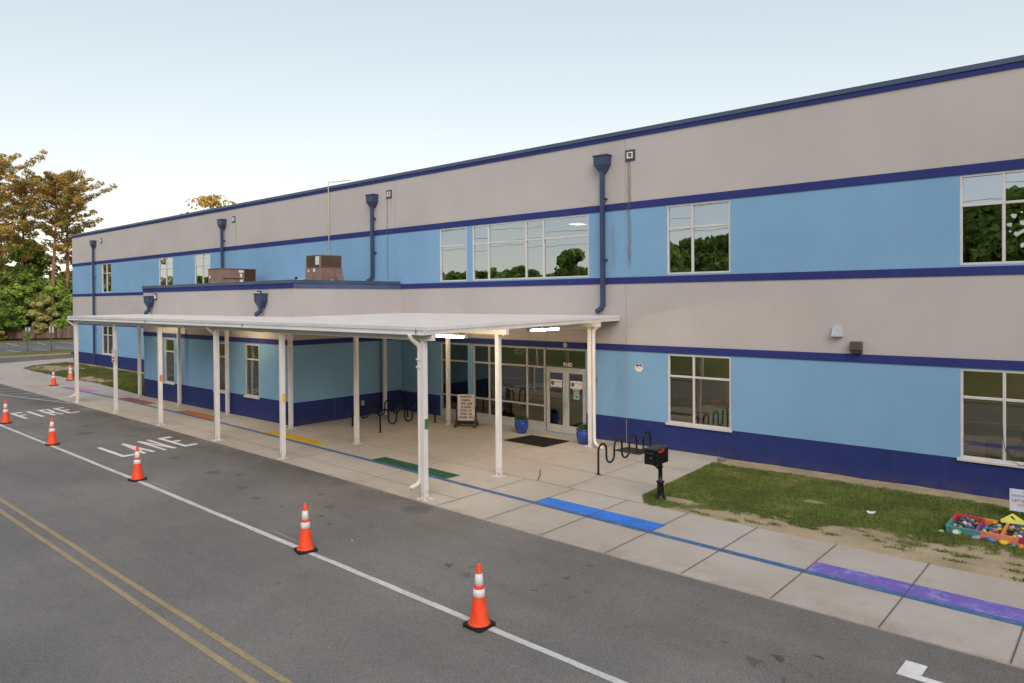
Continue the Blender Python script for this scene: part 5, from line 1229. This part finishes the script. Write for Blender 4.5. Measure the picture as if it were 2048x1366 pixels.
pine("tall pine with the broad crown leaning over the school roof corner", -109.5, 13.7, 22.0, 4.2, .42, 24, (0, .2), (0, .5), 1.15)
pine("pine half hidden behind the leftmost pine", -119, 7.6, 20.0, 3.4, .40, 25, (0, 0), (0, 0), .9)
broadleaf("broadleaf_tree", "large dark rounded tree below the middle pines", -115, 10.6, 13.2, 4.0, M['leafa'], 31, .15, 70, .19, .2, per=120)
broadleaf("broadleaf_tree", "dark tree low at the left edge under the tallest pine", -112, 5.6, 10.4, 3.6, M['leafc'], 32, .08, 60, .19)
broadleaf("broadleaf_tree", "green tree just left of the school wall, under the broad pine", -111, 14.6, 8.0, 3.2, M['leafa'], 33, .06, 60, .18)
broadleaf("broadleaf_tree", "green tree behind the fence between the pine trunks", -109.5, 12.2, 7.6, 2.5, M['leafa'], 34, .06, 50, .17)
broadleaf("broadleaf_tree", "olive tree standing directly behind the fence centre", -106.3, 10.2, 5.7, 1.7, M['leafc'], 35, .15, 40, .15)
broadleaf("broadleaf_tree", "bright green tree behind the fence left of its step", -108.2, 8.3, 6.9, 1.9, M['leafb'], 36, .10, 42, .16)
broadleaf("broadleaf_tree", "bright green tree hanging over the fence at the left edge", -107.0, 5.0, 5.0, 1.9, M['leafb'], 37, .16, 42, .16)
broadleaf("broadleaf_tree", "dark green tree behind the fence beside the wall corner", -105.5, 13.2, 5.6, 1.7, M['leafa'], 38, .06, 40, .16)
broadleaf("broadleaf_tree", "dark tree filling the gap behind the bright green trees", -116, 8.2, 9.6, 3.4, M['leafc'], 39, .05, 60, .2)
broadleaf("broadleaf_tree", "tall dark tree behind the slender pine", -122, 12.2, 11.0, 3.6, M['leafa'], 40, .05, 56, .22)
broadleaf("broadleaf_tree", "far green tree in the gap right of the leaning pine", -124, 17.5, 8.6, 3.6, M['leafc'], 43, .05, 50, .22)
broadleaf("broadleaf_tree", "mid green tree filling the mass left of the middle pine trunk", -112.5, 9.2, 8.6, 2.8, M['leafa'], 61, .05, 56, .18)
broadleaf("broadleaf_tree", "olive green tree behind the leaning pine by the wall corner", -114, 15.6, 9.0, 3.2, M['leafc'], 62, .05, 56, .19)
broadleaf("broadleaf_tree", "dark green tree in the mass at the left edge above the fence", -110.5, 7.0, 8.4, 2.6, M['leafa'], 63, .05, 54, .18)
broadleaf("sapling", "thin young tree growing in front of the fence centre", -104.0, 9.3, 2.1, .5, M['leafc'], 41, .62, 10, .10, .05, "tree", "saplings before the fence", 40)
broadleaf("sapling", "yellow green sapling before the fence beside the school wall", -102.5, 11.0, 3.1, .62, M['leafb'], 42, .45, 16, .10, .04, "tree", "saplings before the fence", 40)
broadleaf("bush", "bright bush at the foot of the fence by the left sign post", -104.6, 8.0, 1.15, .55, M['leafb'], 44, .05, 14, .09, .03, "bush", "bushes before the fence", 50)
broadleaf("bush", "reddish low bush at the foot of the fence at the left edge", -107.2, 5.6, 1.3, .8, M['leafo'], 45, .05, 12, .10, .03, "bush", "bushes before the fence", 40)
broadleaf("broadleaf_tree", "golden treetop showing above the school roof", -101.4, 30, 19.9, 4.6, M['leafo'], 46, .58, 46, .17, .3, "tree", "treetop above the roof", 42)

def wood(name, label, spots, seed, ls, mats):
    g = np.random.default_rng(seed); Cs = []; Ns = []
    for (x, y, z0, H, r_) in spots:
        for k in range(int(24+H*1.8)):
            u = g.random(); az = g.uniform(0, 6.283); q = r_*math.sin(math.pi*min(1, .25+.72*u))**.7*g.random()**.45; cr = r_*g.uniform(.25, .42)
            P, Nn = cloud(g, (x+q*math.cos(az), y+q*math.sin(az), z0+max(cr*.4, min(H-cr*.6, H*u))), (cr, cr, cr*.8), 80); Cs.append(P); Ns.append(Nn)
    o = cards(name, np.concatenate(Cs), np.concatenate(Ns), ls, ls*1.1, mats, seed, None, .35, 1.0); tag(o, label, "wood", None, "stuff"); return o
rr = random.Random(77); hx = lerp_tab([(-165, 6.5), (-130, 6.5), (-100, 5.5), (-72, 6), (-67, 5.6), (-62, 5.0), (-58, 4.8), (-54, 7.8), (-49, 8.6), (-44, 7.6), (-38.5, 8.3), (-35, 6.4), (-31, 8.8), (-24, 8), (-14, 9.3), (-6, 10.5), (2, 12), (12, 15), (160, 17)])
sp = []
x = -168
while x < 165:
    for yy in (-50, -58, -68):
        H = hx(x)*rr.uniform(.84, 1.05)*(1 if yy > -55 else 1.1); sp.append((x+rr.uniform(-1.5, 1.5), yy+rr.uniform(-4, 4), bank_z(x, yy)-.3, H, max(2.2, H*.33)))
    x += 3.6
wood("roadside_wood", "leafy wood along the grass bank across the road, mirrored in the upper windows", sp, 51, .25, M['leafa'])
sp = [(-128, -25, .3, 15, 4.5), (-133, -31, .5, 17, 5), (-124.5, -20.5, .0, 13, 3.6), (-139, -27, .3, 16, 5)]
for k in range(46): sp.append((-128-rr.uniform(0, 22), -70+k*3.1, -.2, rr.uniform(6, 10), 3.2))
wood("distant_wood", "distant leafy wood beyond the fence and its trees", sp, 52, .34, M['leafc'])
cbm = MB()
for (y, z) in ((-27, 9.2), (-27, 10.2), (-26.2, 11.6), (-27.8, 11.8)):
    cbm.tube([(x, y, z+1.2*((x-(-40))/70)**2) for x in np.linspace(-110, 30, 22)], .013, 4)
tag(cbm.build("overhead_cable", M['ink']), "overhead cables along the far side of the road, mirrored in the upper windows", "cable")

for o in bpy.data.objects:
    if "_o" in o: del o["_o"]
